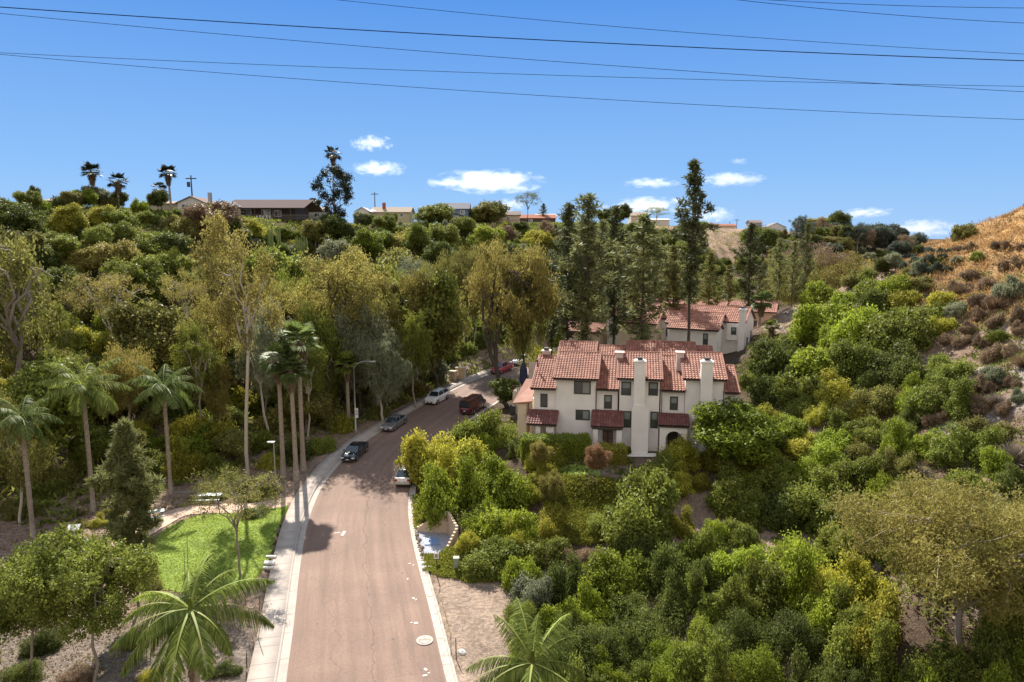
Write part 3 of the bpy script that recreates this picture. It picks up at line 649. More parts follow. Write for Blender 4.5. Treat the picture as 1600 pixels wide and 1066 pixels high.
# houses on the rim: px range, eave/ridge/base heights in the photo turned into metres at distance Y
def rim_house(p0, p1, pe, pr, pb, Y, wall, roof, dep, label, rot=0, ax='x', wins=(), chim=None, ov=.5, name='house', trimmat='white_paint', low=3):
    a = at(p0, pb, Y); b = at(p1, pb, Y); w = b.x - a.x; zb = a.z; H = at(p0, pe, Y).z - zb; hr = max(.3, at((p0 + p1) / 2, pr, Y + dep / 2).z - zb - H)
    o = empty(name, (a.x, Y, zb), R_(rot), label, 'house')
    if ax == 'x': poly = [(0, -low), (dep, -low), (dep, H), (dep / 2, H + hr), (0, H)]; MB().prism(poly, 'x', 0, w).build('wall', wall, o)
    else: MB().prism([(0, -low), (w, -low), (w, H), (w / 2, H + hr), (0, H)], 'y', 0, dep).build('wall', wall, o)
    t = .18; m = MB()
    if ax == 'x':
        sl = hr / (dep / 2); e = -ov
        for s0, s1 in ((e, dep / 2), (dep + ov, dep / 2)):
            m.add([(-ov, s0, H - sl * ov + .02), (w + ov, s0, H - sl * ov + .02), (w + ov, s1, H + hr + .02), (-ov, s1, H + hr + .02), (-ov, s0, H - sl * ov + t), (w + ov, s0, H - sl * ov + t), (w + ov, s1, H + hr + t), (-ov, s1, H + hr + t)],
                  [(0, 1, 2, 3), (7, 6, 5, 4), (0, 4, 5, 1), (1, 5, 6, 2), (0, 3, 7, 4)])
    else:
        sl = hr / (w / 2)
        for s0, s1 in ((-ov, w / 2), (w + ov, w / 2)):
            m.add([(s0, -ov, H - sl * ov + .02), (s0, dep + ov, H - sl * ov + .02), (s1, dep + ov, H + hr + .02), (s1, -ov, H + hr + .02), (s0, -ov, H - sl * ov + t), (s0, dep + ov, H - sl * ov + t), (s1, dep + ov, H + hr + t), (s1, -ov, H + hr + t)],
                  [(0, 1, 2, 3), (7, 6, 5, 4), (0, 4, 5, 1), (1, 5, 6, 2), (3, 2, 6, 7), (0, 3, 7, 4)])
    m.build('roof', roof, o)
    for (f0, f1, g0, g1) in wins: window(o, w * f0, w * f1, H * g0, H * g1, 0, 'v', 'glass', trimmat, fw=.14)
    if chim: c0, c1, zt, cm = chim; MB().box(w * c0, w * c1, dep * .3, dep * .3 + .9, 0, H + hr + zt).build('chimney', cm, o)
    return o, w, H, hr
rim_house(278, 321, 317, 309.5, 327, 168, 'h_white', 'r_brown', 9, 'small white gabled house between the ridge palms and the deck house', ax='y', wins=[(.12, .4, .1, .85)], chim=(.93, 1.03, 1.2, 'h_grey'))
rim_house(230, 277, 318.5, 315.5, 327, 176, 'h_cream', 'r_tan', 8, 'low cream house mostly hidden behind shrubs left of the small white gabled house', ax='x')
rim_house(341, 357, 320, 315.5, 327, 185, 'h_white', 'r_grey', 8, 'narrow white house squeezed left of the big brown deck house', ax='y', wins=[(.3, .7, .2, .8)])
rim_house(68, 97, 314, 311, 322, 160, 'h_cream', 'r_tan', 8, 'low tan roofed house at the far left of the ridge', ax='x')
dh, w, H, hr = rim_house(374, 462, 321, 313, 345, 196, 'h_brown', 'r_dark', 13, 'large dark brown house with wide low roof and deck on posts over the slope', ax='x', ov=3.6, wins=[(.03, .22, .35, .75), (.4, .56, .25, .75), (.62, .75, .25, .7)])
m = MB(); m.box(4, w + 6.5, -4.2, -.05, .1, .35).box(-1, 4, -2, -.05, .1, .3); m.build('deck', 'wood_dark', dh)
m = MB()
for k in range(34): x = 4 + k * (w + 2.4) / 33; m.box(x, x + .08, -4.15, -4.07, .35, 1.35)
m.box(4, w + 6.5, -4.18, -4.04, 1.35, 1.45); m.build('railing', 'white_paint' if 0 else 'wood_grey', dh)
for k in range(6): x = 4.3 + k * (w + 1.8) / 5; MB().box(x, x + .3, -4, -3.7, -6, .1).build('deck_post', 'wood_dark', dh)
for k in range(4): x = .5 + k * (w - 1) / 3; MB().box(x, x + .25, -3.2, -2.95, -.6, H - .9).build('roof_post', 'wood_dark', dh)
for k in range(5): MB().box(6 + k * .9, 6.5 + k * .9, -3.5, -3.0, .35, 1.25 + .1 * (k % 2)).build('deck_chair', 'white_paint', dh)
rim_house(470, 505, 330, 324, 343, 214, 'h_sage', 'r_tan', 9, 'pale sage house with tan roof just right of the deck house', ax='x', wins=[(.6, .85, .3, .8)])
rim_house(556, 576, 330, 325, 341, 236, 'h_white', 'r_light', 8, 'white garden house left of the brick chimney', ax='y', wins=[(.3, .7, .2, .7)])
rim_house(580, 640, 331.5, 324.5, 341, 243, 'h_yellow', 'r_tan', 11, 'long low yellowish ranch house with a red brick chimney', ax='x', wins=[(.45, .6, .2, .8), (.75, .85, .2, .8)], chim=(.25, .33, 1.6, 'brick'))
bh, w, H, hr = rim_house(694, 732, 326, 318, 347, 246, 'h_blue', 'r_grey', 9, 'two storey blue house with white framed windows on the rim', ax='x', wins=[(.66, .86, .58, .85)])
MB().prism([(0, -2), (w * .78, -2), (w * .78, H * .48), (w * .39, H * .72), (0, H * .48)], 'y', -3.2, -.01).build('wing', 'h_blue', bh)
m = MB()
for s0, s1 in ((-.4, w * .39), (w * .78 + .4, w * .39)):
    m.add([(s0, -3.6, H * .46), (s0, 0, H * .46), (s1, 0, H * .73), (s1, -3.6, H * .73), (s0, -3.6, H * .46 + .2), (s0, 0, H * .46 + .2), (s1, 0, H * .73 + .2), (s1, -3.6, H * .73 + .2)], [(0, 1, 2, 3), (7, 6, 5, 4), (0, 4, 5, 1), (3, 2, 6, 7), (0, 3, 7, 4)])
m.build('wing_roof', 'r_light', bh); window(bh, w * .3, w * .62, H * .08, H * .44, -3.21, 'v', 'glass', 'white_paint', fw=.25)
rim_house(733, 768, 333, 329.5, 343, 252, 'h_brown', 'r_tan', 9, 'low brown house with tan roof right of the blue house', ax='x', wins=[(.2, .35, .2, .8)])
rh_, w, H, hr = rim_house(770, 812, 336, 331, 348, 258, 'h_cream', 'r_brown', 9, 'low house with a reddish railed porch right of the round green ridge tree', ax='x', wins=[(.1, .25, .2, .8), (.5, .65, .2, .8)])
MB().box(0, w, -2.5, 0, -.5, -.25).build('porch', 'brick', rh_); m = MB(); [m.box(k * w / 14, k * w / 14 + .1, -2.5, -2.4, -.25, .8) for k in range(15)]; m.box(0, w, -2.52, -2.38, .8, .92); m.build('railing', 'brick', rh_)
rim_house(808, 868, 341, 336, 350, 285, 'h_brown', 'r_red', 12, 'long reddish roofed house right of the bare dark ridge tree', ax='x', wins=[(.3, .4, .2, .8)])
rim_house(838, 868, 338, 335, 348, 297, 'h_grey', 'r_light', 9, 'grey flat roofed house behind the long reddish roof', ax='x')
rim_house(986, 1012, 337, 332, 350, 330, 'h_cream', 'r_tan', 10, 'cream house with tan roof between the two round ridge trees', ax='x')
rim_house(1014, 1046, 344, 342, 352, 342, 'h_white', 'r_light', 9, 'low white house under the flat topped ridge tree', ax='x', wins=[(.2, .4, .2, .8)])
rim_house(1096, 1118, 351, 349, 356, 375, 'h_brown', 'r_red', 9, 'low reddish roof at the left end of the bare brown slope', ax='x')
rim_house(1122, 1150, 353, 350.5, 358, 385, 'h_cream', 'r_red', 9, 'low reddish roof in the middle of the bare brown slope rim', ax='x')
bb, w, H, hr = rim_house(1173, 1190, 348, 344.5, 362, 392, 'h_grey', 'r_brown', 8, 'two storey grey house with balcony above the bare brown slope', ax='x', wins=[(.2, .4, .6, .9), (.6, .85, .15, .4)])
MB().box(0, w + 2, -2, 0, H * .48, H * .52).build('balcony', 'wood_dark', bb); m = MB(); [m.box(k * (w + 2) / 10, k * (w + 2) / 10 + .12, -2, -1.9, H * .52, H * .52 + 1) for k in range(11)]; m.box(0, w + 2, -2.02, -1.88, H * .52 + 1, H * .52 + 1.12); m.build('railing', 'wood_dark', bb)
rim_house(1198, 1227, 355, 349, 367, 398, 'h_white', 'r_grey', 9, 'white gabled house right of the balcony house, beside dark eucalyptus', ax='y', wins=[(.55, .75, .3, .7)])
rim_house(1425, 1445, 380, 377, 390, 640, 'h_white', 'r_light', 12, 'tiny distant white house in the gap left of the golden spur', ax='x')

# ------------------------------------------------------------------ foliage shapes
def unit(v): return v / (np.linalg.norm(v, axis=-1, keepdims=True) + 1e-9)
def leaf_quads(P, N, L, W, droop=0., r=None):
    r = r or rng; n = len(P); t = unit(np.cross(N, r.normal(size=(n, 3))))
    if droop: t = unit(t * (1 - droop) + np.array([0, 0, -1.]) * droop + r.normal(size=(n, 3)) * .15)
    b = unit(np.cross(N, t)); L = (L * r.uniform(.7, 1.3, n))[:, None]; W = (W * r.uniform(.7, 1.3, n))[:, None]
    V = np.stack([P, P + t * L * .5 + b * W * .5 - N * L * .06, P + t * L, P + t * L * .5 - b * W * .5 - N * L * .06], 1)
    return V.reshape(-1, 3)
def quads(n): return np.arange(n * 4).reshape(n, 4)
def lobed(r, C, RAD, n, L, W, jit=.7, droop=0., zs=1., shell=(.72, 1.06), up=.0):
    """leaves over a set of clumps (centres C, radii RAD)"""
    # leaves grow in sprigs of eight that share a direction
    q = 8; m = max(1, n // q); n = m * q
    p = RAD ** 2 / (RAD ** 2).sum(); k = r.choice(len(C), m, p=p)
    D = unit(r.normal(size=(m, 3)) + np.array([0, 0, up])); rad = RAD[k][:, None] * r.uniform(shell[0], shell[1], (m, 1)) * (1 + .16 * np.sin(D[:, :1] * 9 + k[:, None]) * np.cos(D[:, 2:] * 8 + k[:, None] * 2))
    P = C[k] + D * rad * np.array([1, 1, zs]); Ns = unit(D + r.normal(size=(m, 3)) * jit); S = unit(D + r.normal(size=(m, 3)) * .8 + np.array([0, 0, .4 - 1.6 * droop]))
    ls = r.uniform(0, 1, m)
    t = r.uniform(-1.1, 1.4, (m, q, 1)); P = (P[:, None] + S[:, None] * t * L * 1.1 + r.normal(size=(m, q, 3)) * L * .42).reshape(-1, 3)
    Nn = unit((Ns[:, None] + r.normal(size=(m, q, 3)) * .5).reshape(-1, 3))
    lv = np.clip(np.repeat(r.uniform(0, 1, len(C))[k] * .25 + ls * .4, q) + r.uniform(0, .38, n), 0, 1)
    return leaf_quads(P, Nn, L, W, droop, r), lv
def make_shrub(seed, n, L, W, K=34, h=1., spiky=0, droop=0):
    r = np.random.default_rng(seed); nm = 4 + seed % 3; C = []; RAD = []
    for j in range(nm):
        a = 6.28 * (j + r.uniform(-.3, .3)) / nm; q = r.uniform(.2, .78) if j else .1; mc = np.array([math.cos(a) * q, math.sin(a) * q, 0]); ms = r.uniform(.26, .62); mh = h * r.uniform(.4, 1.25)
        k = K // nm + 1; D = unit(r.normal(size=(k, 3))); D[:, 2] = np.abs(D[:, 2]) - .1; c = D * r.uniform(.5, 1.1, (k, 1)) * [ms, ms, mh * .8]; C.append(c + mc + [0, 0, .06]); RAD.append(r.uniform(.07, .24, k))
        C.append([mc + [0, 0, mh * .35]]); RAD.append([ms * .75])
    C = np.vstack(C); RAD = np.concatenate(RAD)
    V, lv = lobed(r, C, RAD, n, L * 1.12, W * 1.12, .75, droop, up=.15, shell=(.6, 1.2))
    m = int(n * (.16 if spiky else .08)); k = r.integers(0, len(C), m); P = C[k] + unit(r.normal(size=(m, 3)) * [1, 1, .4] + [0, 0, .7]) * (RAD[k] * r.uniform(.95, 1.6, m))[:, None]
    V2 = leaf_quads(P, unit(r.normal(size=(m, 3))), L * 1.2, W * .8, -.6, r); V = np.vstack([V, V2]); lv = np.append(lv, r.uniform(.3, 1, m))
    return npmesh('foliage', V, quads(len(lv)), lv)
SH = [make_shrub(100 + i, 11000, .085, .055, K=30 + 4 * i, h=.9 + .1 * (i % 3), spiky=i % 2) for i in range(6)]
SHF = [make_shrub(120 + i, 20000, .062, .040, K=46 + 6 * i, h=.95, spiky=1) for i in range(5)]
SHX = [make_shrub(140 + i, 34000, .042, .022, K=70, h=1., spiky=1) for i in range(3)]
def make_brush(seed, n=900):
    """dead or leafless twiggy brush"""
    r = np.random.default_rng(seed); V = []; 
    D = unit(r.normal(size=(n, 3))); D[:, 2] = np.abs(D[:, 2]) + .15; D = unit(D); L = r.uniform(.5, 1.05, n)
    A = D * (r.uniform(0, .55, n) * L)[:, None]; B = D * L[:, None] + r.normal(size=(n, 3)) * .12
    w = unit(np.cross(D, r.normal(size=(n, 3)))) * .012
    V = np.stack([A - w, A + w, B + w * .3, B - w * .3], 1).reshape(-1, 3)
    return npmesh('twigs', V, quads(n), r.uniform(0, 1, n))
BR = [make_brush(160 + i, 1500) for i in range(3)]
def limb(mb, p, q, r0, r1, r, n=5, kink=.08, seg=4):
    p, q = Vector(p), Vector(q); L = (q - p).length; pts = []
    for i in range(seg + 1):
        t = i / seg; o = Vector(r.normal(size=3)) * L * kink * math.sin(math.pi * t); pts.append(p.lerp(q, t) + o)
    mb.tube(pts, [r0 + (r1 - r0) * i / seg for i in range(seg + 1)], n, 0, cap=False); return pts
class TreeShape: pass
def make_tree(seed, trunk_h=.35, K=40, n=9000, L=.035, W=.022, crown=(0.36, .36, .34), cz=.66, tr=.018, droop=0., zs=1., jit=.8, fork=5, lean=.03, rad=(.06, .12), shell=(.6, 1.1), gap=0., name='crown', hollow=.45):
    """whole tree one unit high; crown centre cz, semi-axes crown"""
    r = np.random.default_rng(seed); mb = MB(); s = TreeShape()
    D = unit(r.normal(size=(K, 3))); C = D * (r.uniform(hollow, 1, (K, 1))) * np.array(crown) + [0, 0, cz]
    C[:, :2] += r.normal(size=2) * .03; RAD = r.uniform(*rad, K)
    top = Vector((r.normal() * lean, r.normal() * lean, trunk_h)); tp = limb(mb, (0, 0, -.03), top, tr, tr * .75, r, 8, .02)
    forks = []
    for i in range(fork):
        a = 6.28 * (i + r.uniform(-.3, .3)) / fork; rr = crown[0] * r.uniform(.25, .5); e = Vector((math.cos(a) * rr + top.x, math.sin(a) * rr + top.y, cz + r.uniform(-.35, .35) * crown[2]))
        limb(mb, top, e, tr * .6, tr * .3, r, 6, .08); forks.append(e)
    forks.append(Vector((top.x, top.y, cz + crown[2] * .4))); limb(mb, top, forks[-1], tr * .65, tr * .25, r, 6, .05)
    for c in C[:int(K * .8)]:
        f = min(forks, key=lambda q: (q - Vector(c)).length); limb(mb, f, Vector(c), tr * .22, tr * .07, r, 4, .1, 3)
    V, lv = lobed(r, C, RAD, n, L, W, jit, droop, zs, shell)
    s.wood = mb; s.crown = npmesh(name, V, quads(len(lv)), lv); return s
def wood_mesh(s, mat):
    if not hasattr(s, 'wm'): s.wm = s.wood.mesh('trunk', mat, smooth=True)
    return s.wm
TB = [make_tree(200 + i, .22, 42, 24000, .036, .025, (.40, .40, .34), .62, .016, rad=(.08, .15)) for i in range(4)]        # broadleaf, dense
TBF = [make_tree(210 + i, .40, 46, 34000, .018, .012, (.36, .36, .27), .72, .011, rad=(.06, .11), fork=4) for i in range(3)]  # near, open below
TE = [make_tree(220 + i, .40, 46, 20000, .016, .0062, (.24, .24, .33), .66, .012, droop=.6, zs=1.3, rad=(.028, .085), shell=(.3, 1.15), fork=6, lean=.05) for i in range(5)]  # eucalyptus
TW = [make_tree(230 + i, .24, 56, 26000, .021, .0062, (.30, .30, .37), .60, .016, droop=.75, zs=1.7, rad=(.03, .09), shell=(.3, 1.2), fork=6, lean=.04, hollow=.3) for i in range(4)]   # weeping
TS = [make_tree(240 + i, .5, 26, 9500, .013, .0056, (.20, .20, .24), .74, .010, droop=.5, zs=1.2, rad=(.03, .06), shell=(.3, 1.2), fork=5, lean=.06) for i in range(3)]   # sparse tall eucalyptus
TA = [make_tree(250 + i, .26, 100, 62000, .020, .0052, (.52, .5, .27), .70, .016, droop=.5, zs=.9, rad=(.05, .12), shell=(.3, 1.15), fork=9, lean=.06, hollow=.35) for i in range(2)]   # wide willowy
TO = [make_tree(260 + i, .45, 34, 7500, .016, .007, (.44, .44, .20), .80, .012, droop=.1, zs=.6, rad=(.05, .11), shell=(.5, 1.1), fork=5, lean=.04) for i in range(3)]     # thin umbrella
TCY = [make_tree(270, .30, 30, 9000, .024, .014, (.26, .26, .40), .58, .014, rad=(.03, .085), shell=(.3, 1.1), fork=6, lean=.02, hollow=.6)]
TPP = make_tree(281, .20, 60, 26000, .019, .0062, (.33, .33, .27), .70, .021, droop=.65, zs=1.35, rad=(.03, .085), shell=(.3, 1.15), fork=4, lean=.05, hollow=.4)
def make_conifer(seed, r0=.11, bare=.12, n_br=150, tuft=17, tl=.030, sparse=1., topr=.015, upw=.35):
    r = np.random.default_rng(seed); mb = MB(); s = TreeShape()
    limb(mb, (0, 0, -.03), (r.normal() * .006, r.normal() * .006, .985), .0085, .0015, r, 7, .004, 7); Ps = []; 
    for i in range(n_br):
        z = bare + (1 - bare) * ((i + r.uniform()) / n_br) ** .9; a = r.uniform(0, 6.28); f = (1 - z) / (1 - bare)
        rad = (topr + (r0 - topr) * min(1, f * 2.6) ** .75) * r.uniform(.35, 1.2) * (.4 + .6 * min(1, (z - bare) * 4.5)) * (.75 + .35 * math.sin(a * 2 + seed) * math.sin(z * 17 + seed))
        e = Vector((math.cos(a) * rad, math.sin(a) * rad, z + rad * upw)); limb(mb, (0, 0, z), e, .0022, .0008, r, 3, .06, 2)
        k = max(2, int(rad / r0 * 6 * sparse))
        for j in range(k):
            t = r.uniform(.35, 1.05); Ps.append((e.x * t, e.y * t, z + rad * upw * t * t + r.normal() * .006))
    Ps = np.array(Ps); m = len(Ps); Pn = np.repeat(Ps, tuft, 0) + r.normal(size=(m * tuft, 3)) * .004
    D = unit(r.normal(size=(m * tuft, 3)) + [0, 0, .35]); b = unit(np.cross(D, r.normal(size=D.shape))) * .0030; L = (tl * r.uniform(.6, 1.2, len(D)))[:, None]
    V = np.stack([Pn - b * .6, Pn + D * L * .5 - b, Pn + D * L, Pn + D * L * .5 + b], 1).reshape(-1, 3)
    lv = np.repeat(r.uniform(0, 1, m), tuft) * .5 + r.uniform(0, .5, m * tuft)
    s.wood = mb; s.crown = npmesh('needles', V, quads(m * tuft), lv); return s
TP = [make_conifer(300 + i, .125, .24, 135, 13, .030) for i in range(4)]
TPS = [make_conifer(310 + i, .085, .38, 110, 14, .026, 1.0) for i in range(2)]   # tall sparse
TPN = [make_conifer(320, .17, .22, 150, 46, .042, 1.0)]                         # young pine near camera
def make_fan_palm(seed, nf=44, crown=1., skirt=1):
    """crown only, radius about 1, centred at z=0"""
    r = np.random.default_rng(seed); V = []; lv = []; F = []
    def fan(o, d, size, val):
        d = unit(d); s = unit(np.cross(d, [0, 0, 1.]) + 1e-3); u = np.cross(s, d)
        for k in range(11):
            a = (k - 5) / 5 * 1.25; dd = unit(d * math.cos(a) + s * math.sin(a)); tip = o + dd * size * (1 - .12 * abs(a)) + np.array([0, 0, -.16 * size * r.uniform(.3, 1.5)])
            w = np.cross(dd, u) * size * .07; mid = o + dd * size * .55; V.extend([o, mid + w, tip, mid - w]); lv.append(val * .6 + r.uniform(0, .4))
    for i in range(nf):
        ph = r.uniform(0, 6.28); el = math.asin(r.uniform(-.55, .98)); d = np.array([math.cos(ph) * math.cos(el), math.sin(ph) * math.cos(el), math.sin(el)])
        o = d * r.uniform(.35, .55); V.extend([d * .05, d * .05 + [.02, 0, 0], o, o + [.01, .01, 0]]); lv.append(.2); fan(o, d + [0, 0, -.15], r.uniform(.42, .58), r.uniform(0, 1))
    c = npmesh('crown', np.array(V), quads(len(lv)), lv)
    V = []; lv = []
    for i in range(260):
        ph = r.uniform(0, 6.28); z = -.25 - r.uniform(0, .95) * skirt; rr = .10 + .22 * max(0, 1 + (z + .25) / 1.1) ; o = np.array([math.cos(ph) * rr * .5, math.sin(ph) * rr * .5, z + .25]); tip = np.array([math.cos(ph) * rr * 1.5, math.sin(ph) * rr * 1.5, z - .1]); w = np.array([-math.sin(ph), math.cos(ph), 0]) * .05
        V.extend([o, (o + tip) / 2 + w, tip, (o + tip) / 2 - w]); lv.append(r.uniform())
    return c, npmesh('skirt', np.array(V), quads(len(lv)), lv)
FPALM = [make_fan_palm(400 + i) for i in range(3)]
def frond_np(r, ph, el, length, curl, nl=46, leaf=.42, wid=.022, hang=.55):
    V = []; lv = []; d = np.array([math.cos(ph) * math.cos(el), math.sin(ph) * math.cos(el), math.sin(el)]); side = np.array([-math.sin(ph), math.cos(ph), 0]); p = np.zeros(3); pts = [p.copy()]; dirs = [d]
    for k in range(nl):
        el_k = el - curl * ((k + 1) / nl) ** 1.3; d = np.array([math.cos(ph) * math.cos(el_k), math.sin(ph) * math.cos(el_k), math.sin(el_k)]); p = p + d * length / nl; pts.append(p.copy()); dirs.append(d)
    for k in range(nl):
        a, b = pts[k], pts[k + 1]; w = side * .014 * length * (1.1 - k / nl); V.extend([a - w, a + w, b + w, b - w]); lv.append(.9)
    for k in range(4, nl):
        t = k / nl; L = leaf * math.sin(math.pi * min(1, .12 + .9 * t)) ** .6 * length * r.uniform(.85, 1.1)
        for sg in (-1, 1):
            o = pts[k]; upv = unit(np.cross(side, dirs[k])) * (-1); dd = unit(side * sg * .9 + dirs[k] * .55 + upv * .0 + np.array([0, 0, -hang * r.uniform(.5, 1.4)])); w = unit(np.cross(dd, upv)) * wid * length; tip = o + dd * L + np.array([0, 0, -.22 * L])
            V.extend([o, o + dd * L * .45 + w, tip, o + dd * L * .45 - w]); lv.append(r.uniform(0, .85))
    return np.array(V), lv
def make_feather_palm(seed, nf=16, hang=.6, leaf=.26, els=(-.5, 1.25), curl=1.2, nl=46, wid=.012):
    r = np.random.default_rng(seed); out = []
    for i in range(nf):
        V, lv = frond_np(r, i * 2.4 + r.uniform(-.3, .3), els[0] + (els[1] - els[0]) * ((i + .5) / nf), r.uniform(.85, 1.1), curl * r.uniform(.8, 1.2), nl, leaf, wid, hang)
        out.append(npmesh('frond', V, quads(len(lv)), lv))
    return out
def joined(seed, **k):
    ms = make_feather_palm(seed, **k); V = []; L = []
    for m in ms:
        a = np.empty(len(m.vertices) * 3, np.float32); m.vertices.foreach_get('co', a); V.append(a.reshape(-1, 3)); b = np.empty(len(m.polygons), np.float32); m.attributes['v'].data.foreach_get('value', b); L.append(b)
    L = np.concatenate(L); return npmesh('crown', np.vstack(V), quads(len(L)), L)
QPALM = [joined(420 + i, nf=18, hang=.7) for i in range(2)]

# ------------------------------------------------------------------ planting
PLANTED = []
def shrub(x, y, r, h, mat, label, group=None, name='shrub', shapes=None, cat='shrub', z=None, rz=None):
    S = shapes or (SHF if y < 75 else SH); me = S[random.randrange(len(S))]
    o = link(name, me, mat=mat); z = Tz(x, y) if z is None else z
    o.location = (x, y, z - .12 * h); o.scale = (r * random.uniform(.95, 1.2), r * random.uniform(.85, 1.1), h); o.rotation_euler = (0, 0, random.uniform(0, 6.28) if rz is None else rz)
    tag(o, label, cat, group); PLANTED.append((x, y, r)); return o
def tree(x, y, h, shape, leaf, bark, label, group=None, name='tree', cat='tree', wr=1., z=None, rz=None, crown_name='crown'):
    z = Tz(x, y) if z is None else z
    e = empty(name, (x, y, z - .1), random.uniform(0, 6.28) if rz is None else rz, label, cat, group); e.scale = (h * wr, h * wr, h)
    wm = wood_mesh(shape, bark); t = link('trunk', wm, e); t.material_slots[0].link = 'OBJECT'; t.material_slots[0].material = MATS[bark]
    link(crown_name, shape.crown, e, leaf); PLANTED.append((x, y, h * wr * .2)); return e
def sh_px(px, py, rpx, mat, label, hr=1., **k):
    """shrub whose middle shows at (px,py) in the photo and stands on the terrain"""
    g = G(px, py + rpx * .75 * hr)
    if g is None: return None
    x, y = g; dep = y * math.cos(PITCH) + 10 * math.sin(PITCH); r = rpx * dep / 1067
    return shrub(x, y + r * .3, r, r * 1.25 * hr, mat, label, **k)
def tr_px(px, Y, top, shape, leaf, bark, label, wr=1., **k):
    """tree at distance Y under photo column px (at its base), top at photo row top"""
    b = at(px, 600, Y); x = b.x
    for _ in range(3): x = at(px, topix(x, Y, Tz(x, Y))[1], Y).x
    h = at(px, top, Y).z - Tz(x, Y)
    return tree(x, Y, h, shape, leaf, bark, label, wr=wr, **k)
# eucalyptus and other single trees -------------------------------------------------
tr_px(20, 72, 300, TE[0], 'leaf_olive', 'bark_grey', 'towering olive eucalyptus with twin grey trunks at the left edge', wr=1.0, name='eucalyptus')
tr_px(-30, 80, 330, TE[3], 'leaf_olive', 'bark_grey', 'olive eucalyptus cut by the left edge, behind the twin trunked one', name='eucalyptus')
tr_px(388, 73.5, 330, TS[0], 'leaf_gold', 'bark_pale', 'very tall bare trunked eucalyptus with golden tufted crown behind the lawn', wr=.75, name='eucalyptus')
tr_px(180, 92, 425, TO[0], 'leaf_gold', 'bark_pale', 'eucalyptus with twisting white limbs above the feathery palms', wr=1.0, name='eucalyptus')
tr_px(300, 104, 420, TO[1], 'leaf_gold', 'bark_pale', 'thin golden eucalyptus on the slope left of the very tall bare trunk', wr=.6, name='eucalyptus')
tr_px(415, 92, 410, TE[1], 'leaf_gold', 'bark_grey', 'slim golden eucalyptus behind the three street palms', wr=.7, name='eucalyptus')
tr_px(527, 96, 378, TE[1], 'leaf_gold', 'bark_dark', 'broad golden brown eucalyptus left of the lamp post, below the tall ridge conifer', wr=1.15, name='eucalyptus')
tr_px(566, 94, 455, TW[0], 'leaf_grey', 'bark_dark', 'grey green weeping tree rising behind the street lamp', wr=.75, name='weeping_tree')
tr_px(616, 104, 402, TE[2], 'leaf_gold', 'bark_dark', 'golden eucalyptus with two dark trunks beside the white car', wr=1.0, name='eucalyptus')
tr_px(686, 107, 392, TW[1], 'leaf_olive', 'bark_dark', 'olive weeping tree with dark trunk left of the utility boxes', wr=.75, name='weeping_tree')
tr_px(727, 128, 380, TE[3], 'leaf_olive', 'bark_pale', 'eucalyptus with a pale clean trunk, left of the pair by the red pickup', wr=.8, name='eucalyptus')
tr_px(741, 130, 395, TE[4], 'leaf_olive', 'bark_pale', 'slender pale trunked eucalyptus just left of the red pickup', wr=.55, name='eucalyptus')
tr_px(757, 134, 372, TW[2], 'leaf_gold', 'bark_pale', 'golden weeping eucalyptus right behind the red pickup', wr=.8, name='eucalyptus')
tr_px(708, 124, 470, TE[4], 'leaf_olive', 'bark_pale', 'short slim eucalyptus behind the cream utility boxes', wr=.7, name='eucalyptus')
big = tr_px(792, 100.5, 368, TPP, 'leaf_gold', 'bark_dark', 'huge golden weeping pepper tree with forked black trunk at the road bend', wr=.88, name='pepper_tree')
tr_px(823, 102, 385, TW[1], 'leaf_olive', 'bark_dark', 'leaning dark trunked tree beside the house deck, merged with the huge golden one', wr=.55, name='pepper_tree')
# conifers behind the houses
CN = [(862, 113, 392, 0, 'leaf_darkpine', .85, 'dark conifer right of the huge golden tree'), (886, 104, 322, 1, 'leaf_darkpine', .9, 'dark narrow conifer left of the pointed pine over the tile roofs'),
      (915, 97, 306, 2, 'leaf_pine', 1.0, 'tall pointed grey green pine with dark trunk behind the left roof end'), (957, 106, 325, 3, 'leaf_darkpine', .85, 'dark pine second right of the pointed grey green one'),
      (1000, 95, 337, 0, 'leaf_pine', 1.15, 'broad light green pine centred over the tile roofs'), (1048, 118, 385, 1, 'leaf_olive', 1.0, 'yellowish pine just left of the tallest bare trunked pine'),
      (1106, 122, 395, 2, 'leaf_olive', 1.0, 'yellow green pine right of the tallest bare trunked pine'), (1166, 128, 350, 3, 'leaf_darkpine', 1.0, 'dark full pine over the peach townhouse'),
      (1213, 150, 374, 1, 'leaf_pine', .95, 'slim pine, first of the pair right of the dark full pine'), (1236, 152, 378, 2, 'leaf_pine', .85, 'slim pine, second of the pair right of the dark full pine'),
      (1253, 138, 350, 0, 'leaf_darkpine', .6, 'narrow dark pine standing before the golden creek trees'), (940, 128, 345, 2, 'leaf_pine', .9, 'pine partly hidden behind the pointed grey green pine'),
      (1135, 140, 415, 0, 'leaf_olive', .9, 'short yellowish pine left of the dark full pine'), (1022, 124, 372, 3, 'leaf_pine', .9, 'pine peeping between the broad light green pine and the tallest one'),
      (1185, 146, 400, 1, 'leaf_pine', .8, 'mid green pine half behind the dark full pine'), (1078, 130, 410, 0, 'leaf_pine', 1.0, 'full pine right behind the tallest bare trunked pine'), (975, 116, 365, 1, 'leaf_pine', .8, 'narrow pine between the dark pine and the broad light green pine')]
for px, Y, top, k, mt, wr, lb in CN: tr_px(px, Y, top, TP[k], mt, 'bark_dark', lb, wr=wr * 1.35, name='pine_tree', crown_name='needles', cat='pine')
tr_px(1073, 96, 252, TPS[0], 'leaf_darkpine', 'bark_dark', 'tallest pine of all, sparse dark top on a bare trunk, above the townhouses', wr=1.1, name='pine_tree', crown_name='needles', cat='pine')
